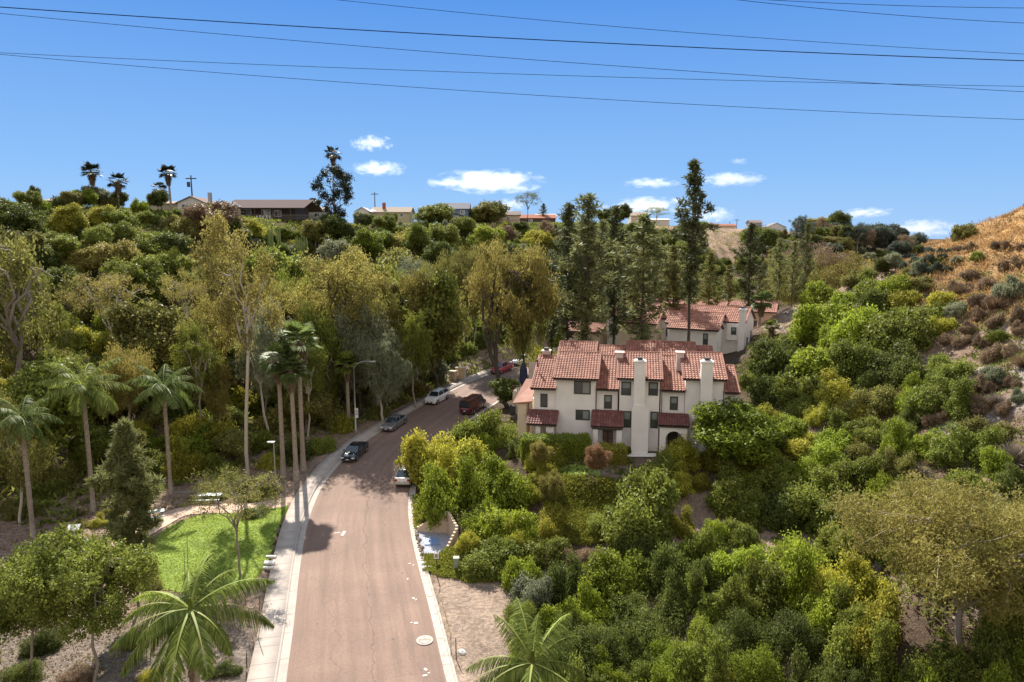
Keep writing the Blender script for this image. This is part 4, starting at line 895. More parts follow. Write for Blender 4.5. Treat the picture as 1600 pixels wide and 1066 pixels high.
tr_px(217, 46, 662, TPN[0], 'leaf_pine', 'bark_dark', 'young dark pine standing alone left of the lawn', wr=1.0, name='pine_tree', crown_name='needles', cat='pine')
# ridge conifers and trees
tr_px(524, 186, 256, TCY[0], 'leaf_cypress', 'bark_dark', 'big black green cypress on the ridge with a fan palm showing over it', wr=1.05, name='ridge_tree')
tr_px(824, 262, 300, TO[2], 'leaf_darkpine', 'bark_dark', 'bare looking dark ridge tree right of the railed porch house', wr=1.0, name='ridge_tree')
tr_px(849, 290, 318, TP[1], 'leaf_darkpine', 'bark_dark', 'small dark cone shaped tree on the ridge by the long reddish roof', wr=2.0, name='ridge_tree')
tr_px(765, 250, 306, TB[1], 'leaf_olive', 'bark_grey', 'round olive green tree on the rim right of the blue house', wr=1.5, z=32, name='ridge_tree')
tr_px(676, 236, 314, TB[2], 'leaf_green', 'bark_grey', 'dense dome shaped tree on the rim left of the blue house', wr=1.9, z=31.5, name='ridge_tree')
tr_px(969, 318, 320, TB[3], 'leaf_dark', 'bark_grey', 'dark dome shaped ridge tree left of the cream house', wr=1.25, name='ridge_tree')
tr_px(942, 318, 326, TB[0], 'leaf_dark', 'bark_grey', 'loose dark ridge tree left of the dome shaped one', wr=1.0, name='ridge_tree')
tr_px(1026, 335, 323, TO[0], 'leaf_green', 'bark_grey', 'flat topped ridge tree between the cream house and the tallest pine', wr=1.5, name='ridge_tree')
tr_px(148, 158, 290, TB[1], 'leaf_grey', 'bark_grey', 'grey green bush tree at the foot of the leftmost ridge palm', wr=1.3, name='ridge_tree')
tr_px(54, 150, 291, TB[3], 'leaf_darkpine', 'bark_grey', 'small dark tree at the far left of the ridge', wr=.8, name='ridge_tree')
# fan palms
def fan_palm(px, Y, top, rpx, label, leaf='leaf_palm', skirt='leaf_brown', group=None, trunk_r=.28, base=None, k=0):
    b = at(px, 600, Y); x = b.x; zt = Tz(x, Y)
    for _ in range(3): x = at(px, topix(x, Y, zt)[1], Y).x; zt = Tz(x, Y)
    dep = Y; r = rpx * dep / 1067; zc = at(px, top, Y).z - r * .85
    e = empty('fan_palm', (x, Y, zt - .1), 0, label, 'palm', group); h = zc - zt
    m = MB(); n = 10; lean = random.uniform(-.3, .3)
    m.tube([(lean * (i / n) ** 2, 0, h * i / n) for i in range(n + 1)], [trunk_r * (1.35 - .35 * min(1, i / 2) - .25 * i / n) for i in range(n + 1)], 8); m.build('trunk', 'bark_palm', e, smooth=True)
    c, sk = FPALM[k % 3]; o = link('crown', c, e, leaf, (lean, 0, h)); o.scale = (r,) * 3; o.rotation_euler = (0, 0, random.uniform(0, 6))
    o = link('skirt', sk, e, skirt, (lean, 0, h)); o.scale = (r * .9,) * 3; return e
fan_palm(147, 160, 251, 19, 'fan palm on the ridge, leftmost of four and the biggest crown', 'leaf_cypress', k=0)
fan_palm(186, 158, 267, 18, 'fan palm on the ridge, second from left, leaning over shrubs', 'leaf_cypress', k=1)
fan_palm(253, 172, 283, 14, 'smallest of the four fan palms on the left ridge', 'leaf_cypress', k=2)
fan_palm(268, 166, 255, 17, 'tall thin fan palm next to the small white gabled house', 'leaf_cypress', k=0)
fan_palm(523, 205, 226, 16, 'fan palm whose crown tops the black green ridge cypress', 'leaf_cypress', k=1)
fan_palm(491, 222, 308, 11, 'short fan palm between the deck house and the ridge cypress', 'leaf_cypress', k=2)
fan_palm(893, 300, 320, 10, 'palm on the ridge rising behind the dark narrow conifer', 'leaf_cypress', k=0)
fan_palm(443, 73, 530, 36, 'street palm, leftmost of the three tall trunks by the sidewalk', k=1)
fan_palm(463, 72, 548, 34, 'street palm in the middle of the three by the sidewalk, pale painted foot', k=2)
fan_palm(474, 75, 497, 40, 'tallest of the three street palms by the sidewalk', k=0)
fan_palm(545, 90, 545, 27, 'lower street palm between the three tall ones and the lamp post', 'leaf_green', k=1)
fan_palm(1186, 122, 452, 22, 'fan palm beside the peach townhouses behind the white row', 'leaf_palm', k=2)
fan_palm(1204, 104, 497, 15, 'small fan palm in front of the peach townhouse wall', 'leaf_green', k=0)
MB().cyl((0, 0, 0), .33, 1.2, 12).build('painted_foot', 'concrete', [o for o in col.objects if o.get('label', '').startswith('street palm in the middle')][0])
# feather palms on the park side and by the road
def feather_palm(px, Y, crown_y, rpx, label, k=0, leaf='leaf_palm', trunk_r=.2):
    b = at(px, 700, Y); x = b.x
    for _ in range(3): x = at(px, topix(x, Y, Tz(x, Y))[1], Y).x
    zt = Tz(x, Y); zc = at(px, crown_y, Y).z; e = empty('feather_palm', (x, Y, zt - .1), 0, label, 'palm'); h = zc - zt; r = rpx * Y / 1067
    MB().tube([(0, 0, h * i / 6) for i in range(7)], [trunk_r * (1.3 if i == 0 else 1) for i in range(7)], 8).build('trunk', 'bark_palm', e, smooth=True)
    MB().tube([(0, 0, h), (0, 0, h + .9)], [trunk_r * .9, .06], 8).build('crownshaft', 'leaf_green', e, smooth=True)
    o = link('crown', QPALM[k % 2], e, leaf, (0, 0, h + .6)); o.scale = (r,) * 3
    V = [(math.cos(a) * .25, math.sin(a) * .25, h - .1) for a in (0, 2, 4)]; m = MB()
    for v in V: m.tube([v, (v[0] * 2.5, v[1] * 2.5, v[2] - .3), (v[0] * 3, v[1] * 3, v[2] - 1.3)], [.05, .14, .03], 5)
    m.build('seed_strands', 'leaf_orange', e); return e
feather_palm(52, 58, 660, 60, 'feathery palm with curved trunk, leftmost of the three behind the park', 0)
feather_palm(146, 64, 612, 72, 'tallest feathery palm with bright drooping crown above the benches', 1, 'leaf_brightpalm')
feather_palm(267, 69, 610, 62, 'feathery palm with orange seed strands, nearest the young dark pine', 0, 'leaf_palm')
def near_palm(x, y, zc, r, label, spec, leaf='leaf_brightpalm'):
    zt = Tz(x, y); e = empty('feather_palm', (x, y, zt - .1), 0, label, 'palm'); h = zc - zt; rr = np.random.default_rng(abs(int(x * 7 + 90)))
    MB().tube([(0, 0, h * i / 6) for i in range(7)], [.22] * 7, 10).build('trunk', 'bark_palm', e, smooth=True)
    MB().tube([(0, 0, h - .2), (0, 0, h + 1.0)], [.2, .05], 10).build('crownshaft', 'leaf_green', e, smooth=True)
    for ph, el, ln, cu in spec + [(a + 17, b - 14, c * .85, d + 15) for a, b, c, d in spec[::3]]:
        ph += rr.uniform(-9, 9); el += rr.uniform(-8, 6); ln *= rr.uniform(.85, 1.1); cu += rr.uniform(-8, 22)
        V, lv = frond_np(rr, R_(ph), R_(el), ln * r, R_(cu), 90, .24, .0085, 1.1)
        link('frond', npmesh('frond', V, quads(len(lv)), lv), e, leaf, (0, 0, h + .4))
    for ph, ln in ((40, .7), (140, .65), (205, .75), (290, .8), (340, .6)):
        V, lv = frond_np(rr, R_(ph), R_(-48), ln * r, R_(35), 60, .16, .007, 1.6); link('frond', npmesh('frond', V, quads(len(lv)), lv), e, 'leaf_dead', (0, 0, h))
    m = MB(); 
    for a in (3.6, 4.4, 5.2): m.tube([(math.cos(a) * .2, math.sin(a) * .2, h - .2), (math.cos(a) * .8, math.sin(a) * .8, h - .5), (math.cos(a) * 1.1, math.sin(a) * 1.1, h - 1.8)], [.06, .28, .06], 6)
    m.build('seed_strands', 'leaf_gold', e); return e
p = at(298, 960, 33); near_palm(p.x, 33, p.z, 4.3, 'big feathery palm seen from above, nearest the camera on the left', [(168, 42, 1.1, 75), (150, 20, 1.0, 60), (95, 62, 1.1, 80), (75, 40, .9, 60), (28, 30, 1.0, 70), (8, 18, 1.05, 60), (200, 8, 1.1, 60), (222, -5, 1.15, 55), (250, -12, 1.0, 60), (275, 5, 1.0, 65), (300, -2, 1.05, 60), (120, 50, .9, 70), (330, 0, .8, 60), (235, 30, .8, 70)])
p = at(832, 1045, 29); near_palm(p.x, 29, p.z, 3.3, 'bright feathery palm at the bottom centre, right of the kerb', [(100, 52, 1.1, 50), (135, 45, 1.05, 65), (165, 20, 1.1, 60), (60, 40, 1.05, 60), (35, 22, 1.1, 60), (10, 5, 1.0, 60), (185, 0, 1.2, 55), (215, 10, 1, 60), (330, 0, 1, 50), (270, 10, 1, 60), (80, 70, .8, 60)])
# candelabra cactus clumps on the slope under the deck house
def cactus(px, py_base, hpx, label, Y=None):
    g = G(px, py_base); x, y = g; e = empty('candelabra_cactus', (x, y, Tz(x, y) - .3), 0, label, 'cactus'); h = hpx * y / 1067; r = random.Random(px)
    MB().tube([(0, 0, 0), (0, 0, h * .45)], [.35, .25], 7).build('trunk', 'cactus', e)
    for i in range(13):
        a = r.uniform(0, 6.28); q = r.uniform(.3, 1.) * h * .28; z0 = h * r.uniform(.25, .45)
        MB().tube([(0, 0, z0), (math.cos(a) * q * .8, math.sin(a) * q * .5, z0 + .08 * h), (math.cos(a) * q, math.sin(a) * q * .6, z0 + .2 * h), (math.cos(a) * q * 1.05, math.sin(a) * q * .6, h * r.uniform(.75, 1.0))], [.16, .2, .2, .1], 6).build('arm', 'cactus', e)
cactus(432, 412, 52, 'tall yellow green candelabra cactus just under the deck house')
cactus(576, 418, 48, 'yellow green candelabra cactus on the slope right of the ridge cypress')
cactus(470, 408, 40, 'smaller candelabra cactus right of the one under the deck house')

# ------------------------------------------------------------------ hand placed shrubs and trees (photo column, row, half width)
WORD = dict(leaf_bright='bright green', leaf_lime='yellow green', leaf_green='mid green', leaf_dark='dark green', leaf_olive='olive', leaf_gold='golden', leaf_grey='grey green', leaf_brown='brown', leaf_farblue='blue green', leaf_orange='orange tinged', leaf_darkpine='blackish green', leaf_pine='dull green')
PX = []
def hp(px, py, r, mat, label, hr=1., **k):
    PX.append((px, py, r)); return sh_px(px, py, r, mat, label, hr, **k)
HAND = [
 (1338, 432, 20, 'leaf_olive', 'olive shrub on the skyline crest just left of the spur foot', .9), (1362, 425, 17, 'leaf_green', 'small green shrub at the very foot of the golden spur skyline', .9), (1237, 530, 24, 'leaf_green', 'green shrub below the peach townhouse wall', .9), (1190, 556, 16, 'leaf_green', 'small green shrub against the end wall of the pale row', .9), (1205, 520, 13, 'leaf_olive', 'small olive shrub under the small fan palm', .8),
 (1035, 728, 40, 'leaf_green', 'green feathery shrub at the upper right of the big feathery tree', 1.1), (1140, 768, 46, 'leaf_green', 'mid green shrub at the top of the dirt gully, right bank', 1.), (1092, 748, 28, 'leaf_lime', 'lime shrub at the top of the dirt gully, left bank', .9),
 (1165, 820, 40, 'leaf_green', 'green shrub halfway down the right bank of the gully', .9), (1060, 812, 30, 'leaf_lime', 'lime shrub on the left bank of the dirt gully', .8), (655, 722, 20, 'leaf_lime', 'low yellow green bush overlapping the silver sedan', 1.1),
 (760, 655, 50, 'leaf_green', 'round green tree crown beside the maroon van', 1.15), (676, 692, 48, 'leaf_lime', 'yellow green bushy tree hanging over the parked silver sedan', 1.25),
 (728, 702, 50, 'leaf_lime', 'light yellow green tree between the maroon van and the silver sedan', 1.1), (694, 748, 54, 'leaf_bright', 'bright green tree right beside the silver sedan', 1.2),
 (776, 742, 54, 'leaf_bright', 'bright green tree left of the long clipped hedge', 1.1), (756, 800, 50, 'leaf_bright', 'bright green shrub just above the walled niche', .9),
 (795, 800, 56, 'leaf_bright', 'large bright green shrub right of the walled niche', 1.), (770, 862, 46, 'leaf_green', 'mid green shrub behind the green utility post', .8),
 (842, 846, 42, 'leaf_green', 'mid green shrub below the lime ground cover slope', .9), (812, 700, 20, 'leaf_green', 'small green shrub by the pale garden path', .9),
 (1000, 772, 70, 'leaf_green', 'big feathery green tree in front of the clipped hedges', 1.1), (962, 806, 34, 'leaf_green', 'green shrub at the lower left of the big feathery tree', .9),
 (1062, 700, 34, 'leaf_lime', 'yellow green shrub in front of the arched porch', 1.1), (1048, 742, 32, 'leaf_lime', 'yellow green shrub below the one at the arched porch', 1.),
 (1170, 705, 56, 'leaf_lime', 'wide layered light green tree right of the arched porch', .8), (1118, 716, 34, 'leaf_lime', 'light green shrub left of the wide layered tree', .8), (1215, 735, 42, 'leaf_green', 'mid green shrub right of the wide layered tree', .9),
 (1004, 690, 16, 'leaf_grey', 'small pale flowering shrub against the white chimney foot', 1.), (985, 700, 11, 'leaf_dark', 'small dark shrub left of the pale flowering one at the chimney foot', 1.), (1030, 695, 10, 'leaf_dark', 'small dark shrub between chimney foot and arched porch', 1.),
 (842, 917, 46, 'leaf_grey', 'grey green flowering shrub right of the bare dirt patch', 1.1), (822, 962, 40, 'leaf_green', 'green shrub behind the bottom centre palm', 1.),
 (958, 892, 62, 'leaf_bright', 'large bright topped shrub below the dirt gully', 1.), (1010, 960, 76, 'leaf_dark', 'very large dark shrub in the lower centre', 1.), (915, 990, 66, 'leaf_dark', 'large dark shrub right of the bottom centre palm', 1.),
 (870, 868, 26, 'leaf_brown', 'dark brown dry bush below the green shrubs, left of the gully', .8), (905, 872, 24, 'leaf_brown', 'second dry brown bush beside the large bright topped shrub', .8),
 (1170, 872, 62, 'leaf_bright', 'large bright green shrub right of the dirt gully', 1.), (1228, 905, 62, 'leaf_green', 'large mid green shrub left of the golden willowy tree', 1.), (1112, 935, 46, 'leaf_green', 'mid green shrub at the foot of the dirt gully', 1.),
 (1165, 985, 66, 'leaf_dark', 'large dark shrub near the bottom, right of centre', 1.), (1055, 1032, 52, 'leaf_bright', 'upright bright green juniper like shrub at the bottom edge', 1.2), (1190, 1040, 56, 'leaf_bright', 'spiky bright green shrub at the bottom edge, right of the juniper like one', 1.1),
 (985, 1052, 42, 'leaf_green', 'green shrub at the bottom edge, left of the juniper like one', 1.), (1122, 822, 26, 'leaf_bright', 'upright grassy green clump on the right bank of the gully', 1.3), (1270, 985, 56, 'leaf_dark', 'dark shrub under the left side of the golden willowy tree', 1.), (1335, 1040, 46, 'leaf_dark', 'dark shrub at the bottom edge under the golden willowy tree', 1.),
 (1236, 790, 50, 'leaf_dark', 'dark round shrub above the left side of the golden willowy tree', 1.), (1305, 760, 56, 'leaf_green', 'large mid green shrub above the golden willowy tree', 1.), (1362, 728, 46, 'leaf_green', 'mid green shrub at the edge of the bare grey clearing', 1.),
 (1300, 692, 42, 'leaf_bright', 'soft bright green shrub in the middle of the right slope', .9), (1246, 655, 38, 'leaf_bright', 'grassy bright shrub right of the wide round ficus', .7), (1246, 690, 36, 'leaf_lime', 'soft lime shrub just below the grassy bright one', .8),
 (1208, 548, 42, 'leaf_dark', 'dark shadowed shrub at the right end of the pale townhouse row', 1.1), (1216, 598, 40, 'leaf_dark', 'dark shrub above the round ficus, right of the tile roofs', 1.), (1266, 512, 32, 'leaf_bright', 'bright green shrub right below the peach townhouse roof', 1.),
 (1292, 484, 40, 'leaf_bright', 'bright green shrub on the crest between roof and golden spur', 1.), (1345, 500, 46, 'leaf_bright', 'wide bright green shrub on top of the green mass', 1.), (1402, 498, 48, 'leaf_green', 'mid green shrub at the upper right of the green mass', 1.), (1440, 488, 34, 'leaf_green', 'green shrub touching the brown scrub of the spur', 1.),
 (1352, 552, 56, 'leaf_green', 'large shaded green shrub in the heart of the green mass', 1.), (1412, 556, 52, 'leaf_dark', 'dark green shrub at the right side of the green mass', 1.), (1285, 548, 44, 'leaf_bright', 'bright green shrub left in the green mass', 1.), (1306, 602, 38, 'leaf_lime', 'yellow green shrub under the green mass', .9), (1258, 598, 40, 'leaf_green', 'mid green shrub left under the green mass', 1.),
 (1340, 634, 34, 'leaf_lime', 'yellow flowered shrub in the middle of the right slope', .8), (1378, 620, 40, 'leaf_olive', 'olive shrub left of the dry clearing', .9), (1374, 662, 32, 'leaf_green', 'green shrub below the olive one at the dry clearing', .9), (1490, 566, 38, 'leaf_green', 'green shrub right of the dry clearing, upper one', 1.), (1492, 612, 42, 'leaf_green', 'green shrub right of the dry clearing, lower one', 1.),
 (1440, 688, 42, 'leaf_bright', 'bright green shrub above the bare grey clearing', .9), (1400, 690, 30, 'leaf_bright', 'bright shrub left above the bare grey clearing', .9), (1522, 690, 46, 'leaf_green', 'green shrub right above the bare grey clearing', .9), (1566, 668, 42, 'leaf_olive', 'olive shrub near the right edge above the grey brush', .9),
 (1530, 752, 46, 'leaf_green', 'green shrub right below the bare grey clearing', 1.), (1588, 790, 44, 'leaf_dark', 'dark shrub at the right edge above the golden willowy tree', 1.), (1402, 446, 28, 'leaf_bright', 'bright shrub on the skyline of the green mass, right one', 1.), (1366, 442, 30, 'leaf_green', 'green shrub on the skyline of the green mass, middle one', 1.), (1332, 456, 26, 'leaf_bright', 'bright shrub on the skyline of the green mass, left one', 1.),
 (1516, 356, 20, 'leaf_olive', 'dark olive shrub on the skyline of the golden spur', .9), (1498, 366, 12, 'leaf_dark', 'small dark shrub on the skyline, left on the golden spur', .9), (205, 1002, 26, 'leaf_olive', 'low olive shrub between the bright topped tree and the big palm', .6), (118, 1052, 30, 'leaf_brown', 'brown low shrub at the bottom edge, left of the forked trunk', .6), (232, 1052, 22, 'leaf_lime', 'lime grassy clump at the bottom edge under the big palm', .8), (352, 1046, 26, 'leaf_dark', 'dark low shrub under the right fronds of the big palm', .6), (235, 905, 22, 'leaf_olive', 'olive bush at the foot of the young dark pine', .8), (205, 868, 20, 'leaf_olive', 'olive bush left of the young pine foot', .7), (1588, 322, 12, 'leaf_brown', 'small brown shrub on the top skyline at the right edge', .9), (1532, 400, 13, 'leaf_green', 'single green bush in the golden grass of the spur', .9),
 (1498, 403, 11, 'leaf_grey', 'pale prickly clump beside the single green bush on the spur', .8), (1440, 440, 22, 'leaf_olive', 'olive scrub at the left foot of the golden spur', .7), (1420, 462, 26, 'leaf_lime', 'lime scrub at the left foot of the golden spur', .8), (1565, 520, 20, 'leaf_green', 'green tuft in golden grass near the right edge', .8),
 (60, 1000, 40, 'leaf_dark', 'dark shrub under the bottom left tree', .8), (30, 1045, 36, 'leaf_dark', 'dark shrub in the bottom left corner', .8), (270, 940, 24, 'leaf_grey', 'pale grey shrub behind the big feathery palm', .8), (40, 868, 30, 'leaf_olive', 'low olive shrub at the left edge, below the palm trunk', .5), (100, 872, 30, 'leaf_olive', 'low olive shrub by the left bench', .5),
 (110, 822, 26, 'leaf_olive', 'low shrub beside the white sign', .6), (150, 815, 16, 'leaf_lime', 'small yellow green shrub right of the white sign', .8), (175, 800, 16, 'leaf_lime', 'small yellow green shrub left of the young dark pine', .8),
 (395, 800, 26, 'leaf_green', 'green shrub at the top edge of the lawn', .5), (350, 735, 18, 'leaf_bright', 'bright small shrub left of the very tall bare trunk', 1.), (395, 765, 34, 'leaf_olive', 'olive shrub at the foot of the very tall bare trunk', .7), (330, 765, 26, 'leaf_olive', 'olive shrub behind the picnic tables', .7),
 (95, 735, 40, 'leaf_olive', 'big olive shrub between the two left feathery palms', .9), (60, 760, 34, 'leaf_green', 'green shrub behind the leftmost feathery palm', .9), (20, 790, 34, 'leaf_olive', 'olive shrub at the left edge below the twin trunks', .9), (160, 745, 30, 'leaf_green', 'green shrub behind the tallest feathery palm', .9),
 (340, 670, 38, 'leaf_lime', 'yellow green shrub left of the very tall bare trunk', 1.), (300, 690, 36, 'leaf_bright', 'bright green shrub right of the orange seeded palm', 1.), (420, 650, 34, 'leaf_olive', 'olive brown bush behind the leftmost street palm', 1.), (505, 640, 34, 'leaf_olive', 'olive bush right of the tallest street palm', 1.), (500, 690, 26, 'leaf_green', 'green bush in shade by the sidewalk curve', 1.), (490, 590, 34, 'leaf_lime', 'yellow green bush behind the tallest street palm', 1.),
 (590, 640, 22, 'leaf_olive', 'olive bush between the lamp post and the grey car', .9), (640, 600, 28, 'leaf_gold', 'dry golden bush behind the white car', .9), (672, 568, 32, 'leaf_grey', 'pale leaved bush left of the cream utility boxes', 1.1), (695, 545, 26, 'leaf_green', 'green bush behind the cream utility boxes', 1.),
 (843, 556, 28, 'leaf_lime', 'yellow green tree at the left end of the tile roofs', 1.1), (872, 520, 30, 'leaf_green', 'green bush behind the yellow green tree', 1.), (820, 655, 14, 'leaf_lime', 'lime bush beside the tan column', .9), (1172, 590, 20, 'leaf_green', 'green bush just right of the tile roof end', .9),
]
for px, py, r, mt, lb, hr in HAND: hp(px, py, r, mt, lb, hr, shapes=(SHX if G(px, py) and G(px, py)[1] < 48 else None))
# dense round ficus, foreground trees, lawn tree, small street trees
x0, y0 = at(1143, 660, 65).x, 65.
tree(x0, y0, 7.2, TB[1], 'leaf_bright', 'bark_grey', 'dense round bright green ficus covering the right end of the townhouse', wr=1.35, name='ficus_tree')
tr_px(152, 37, 838, TBF[0], 'leaf_green', 'bark_grey', 'bright topped tree with pale forked trunk in the lower left', wr=.95)
tr_px(45, 38, 872, TBF[1], 'leaf_green', 'bark_grey', 'tree with several thin trunks at the lower left edge', wr=1.0)
tr_px(376, 51, 735, TO[2], 'leaf_olive', 'bark_grey', 'airy tree with thin trunk standing on the lawn', wr=1.0)
tr_px(1500, 36, 748, TA[0], 'leaf_gold', 'bark_grey', 'big golden willowy tree with twisted limbs in the lower right', wr=1.3, name='willow_tree')
tr_px(1640, 40, 800, TA[1], 'leaf_gold', 'bark_pale', 'golden willowy tree cut by the right edge of the picture', wr=1.0, name='willow_tree')
def small_tree(px, py, top, mat, label, stakes=False):
    x, y = G(px, py); h = at(px, top, y).z - Tz(x, y); e = tree(x, y, h, TBF[2], mat, 'bark_grey', label, wr=.8, name='crape_myrtle')
    if stakes:
        for s in (-1, 1): MB().cyl((s * .12, 0, 0), .012, .5, 6).build('stake', 'wood_grey', e)
small_tree(839, 748, 690, 'leaf_gold', 'small crape myrtle in front of the long hedge, pinkish brown top')
small_tree(926, 766, 695, 'leaf_orange', 'small staked crape myrtle with orange leaves between the two hedges', True)
small_tree(868, 806, 738, 'leaf_gold', 'crape myrtle lower on the lime slope, brownish top')
def hedge(p0, p1, py_b, py_t, dep, Y, label, mat):
    a = at(p0, py_b, Y); b = at(p1, py_b, Y); z0 = Tz((a.x + b.x) / 2, Y + .5) - .1; H = at(p0, py_t, Y + dep * .5).z - z0; w = b.x - a.x; r = np.random.default_rng(p0)
    n = int(5200 * (w * H + w * dep) / 8); fs = r.choice(4, n, p=np.array([w * H, w * dep, dep * H, dep * H]) / (w * H + w * dep + 2 * dep * H)); u = r.uniform(0, 1, (n, 2)); P = np.zeros((n, 3)); N = np.zeros((n, 3))
    for k, f in enumerate(((0, -1, 0), (0, 0, 1), (-1, 0, 0), (1, 0, 0))):
        m = fs == k; N[m] = f
        if k == 0: P[m] = np.stack([u[m, 0] * w, 0 * u[m, 0], u[m, 1] * H], 1)
        if k == 1: P[m] = np.stack([u[m, 0] * w, u[m, 1] * dep, 0 * u[m, 0] + H], 1)
        if k > 1: P[m] = np.stack([0 * u[m, 0] + (w if k == 3 else 0), u[m, 0] * dep, u[m, 1] * H], 1)
    P += N * r.normal(0, .07, (n, 1)) + .06 * np.sin(P[:, [1, 2, 0]] * 3.1); V = leaf_quads(P, unit(N + r.normal(size=(n, 3)) * .6), .13, .08, 0, r)
    o = link('hedge', npmesh('hedge', V, quads(n), r.uniform(0, 1, n)), None, mat, (a.x, Y, z0)); tag(o, label, 'hedge')
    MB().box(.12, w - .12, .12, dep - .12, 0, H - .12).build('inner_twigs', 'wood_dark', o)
hedge(815, 922, 722, 683, 2.2, 66.5, 'long clipped hedge with sunlit top in front of the white wall', 'leaf_bright')
hedge(938, 979, 733, 697, 1.9, 65.3, 'short square clipped hedge in front of the entry door', 'leaf_lime')

# ------------------------------------------------------------------ hillside planting between the hand placed ones
def zone(px, py):
    if px > 880 and py < 470: return 'on the far bank behind the pines' if px < 1220 else 'in the creek woods beyond the peach roofs'
    if px < 130: return 'on the slope at the far left' if py < 480 else 'at the left edge behind the palms'
    if py < 400:
        return 'below the four ridge palms' if px < 300 else 'below the deck house' if px < 500 else 'below the brick chimney house' if px < 660 else 'below the blue house' if px < 770 else 'below the railed porch house'
    if py < 500: return 'on the hillside behind the white limbed eucalyptus' if px < 300 else 'on the hillside behind the very tall bare trunk' if px < 470 else 'on the hillside above the golden street trees'
    return 'in the thicket behind the feathery palms' if px < 300 else 'in the thicket behind the street palms' if px < 520 else 'under the golden trees along the sidewalk'
LM = [(147, 260, 'leftmost ridge palm'), (268, 262, 'thin ridge palm'), (320, 318, 'small white gabled house'), (425, 330, 'brown deck house'), (432, 390, 'tall candelabra cactus'), (523, 300, 'black green ridge cypress'),
 (598, 322, 'red brick chimney'), (676, 335, 'dome shaped rim tree'), (712, 335, 'blue house'), (765, 325, 'olive round rim tree'), (824, 325, 'bare dark ridge tree'), (576, 400, 'slope cactus'), (20, 560, 'twin grey trunks'), (180, 480, 'white limbed eucalyptus'),
 (375, 480, 'very tall bare trunk'), (52, 665, 'leftmost feathery palm'), (146, 615, 'tallest feathery palm'), (267, 620, 'orange seeded palm'), (440, 560, 'leftmost street palm'), (474, 510, 'tallest street palm'), (556, 600, 'street lamp'), (527, 430, 'broad golden eucalyptus'),
 (616, 470, 'twin dark trunks'), (686, 440, 'dark trunked weeping tree'), (792, 450, 'huge golden pepper tree'), (915, 400, 'pointed grey green pine'), (1000, 420, 'broad light green pine'), (1073, 380, 'tallest pine'), (1166, 410, 'dark full pine'), (1213, 420, 'slim pine pair'),
 (1182, 355, 'balcony house'), (1212, 360, 'white gabled rim house'), (1215, 480, 'peach roof'), (1143, 628, 'round ficus'), (1345, 500, 'green mass crest'), (1430, 430, 'golden spur foot'), (1532, 400, 'lone golden slope bush'), (1480, 735, 'grey clearing'),
 (1470, 850, 'golden willowy tree'), (1600, 880, 'willowy tree at the right edge'), (1100, 830, 'dirt gully'), (1000, 770, 'big feathery tree'), (680, 840, 'walled niche'), (832, 1030, 'bottom centre palm'), (865, 700, 'long hedge'), (760, 655, 'maroon van tree'), (1440, 620, 'dry clearing'),
 (672, 590, 'white car'), (1245, 660, 'grassy bright shrub'), (217, 760, 'young dark pine'), (1300, 400, 'leafless creek tree'), (1200, 700, 'wide layered tree'), (640, 720, 'silver sedan'), (1340, 1030, 'willowy tree foot')]
USED = {}
def unique_label(size, word, kind, px, py):
    c = sorted(LM, key=lambda l: (l[0] - px) ** 2 + (l[1] - py) ** 2)
    for l in c[:4]:
        dx, dy = px - l[0], py - l[1]; d = math.hypot(dx, dy); far = 'just' if d < 40 else 'a little' if d < 80 else 'well'
        a = math.degrees(math.atan2(-dy, dx)) % 360; dr = ['right of', 'above right of', 'above', 'above left of', 'left of', 'below left of', 'below', 'below right of'][int((a + 22.5) // 45) % 8]
        lb = f'{size} {word} {kind} {far} {dr} the {l[2]}'
        if lb not in USED: USED[lb] = 1; return lb
    n = c[1][2]; lb = f'{size} {word} {kind} between the {c[0][2]} and the {n}'
    if lb not in USED: USED[lb] = 1; return lb
    for q in ('squat', 'ragged', 'rounded', 'loose', 'dense', 'leaning'):
        l2 = f'{size} {q} {word} {kind} between the {c[0][2]} and the {n}'
        if len(l2.split()) <= 16 and l2 not in USED: USED[l2] = 1; return l2
    return lb
def lim(px): return 298 if px < 335 else 350 if px < 505 else 335 if px < 640 else 339 if px < 880 else 352 if px < 1220 else 340
def Y_ok(px, py, m):
    g = G(px, py); return g is not None and g[1] > m
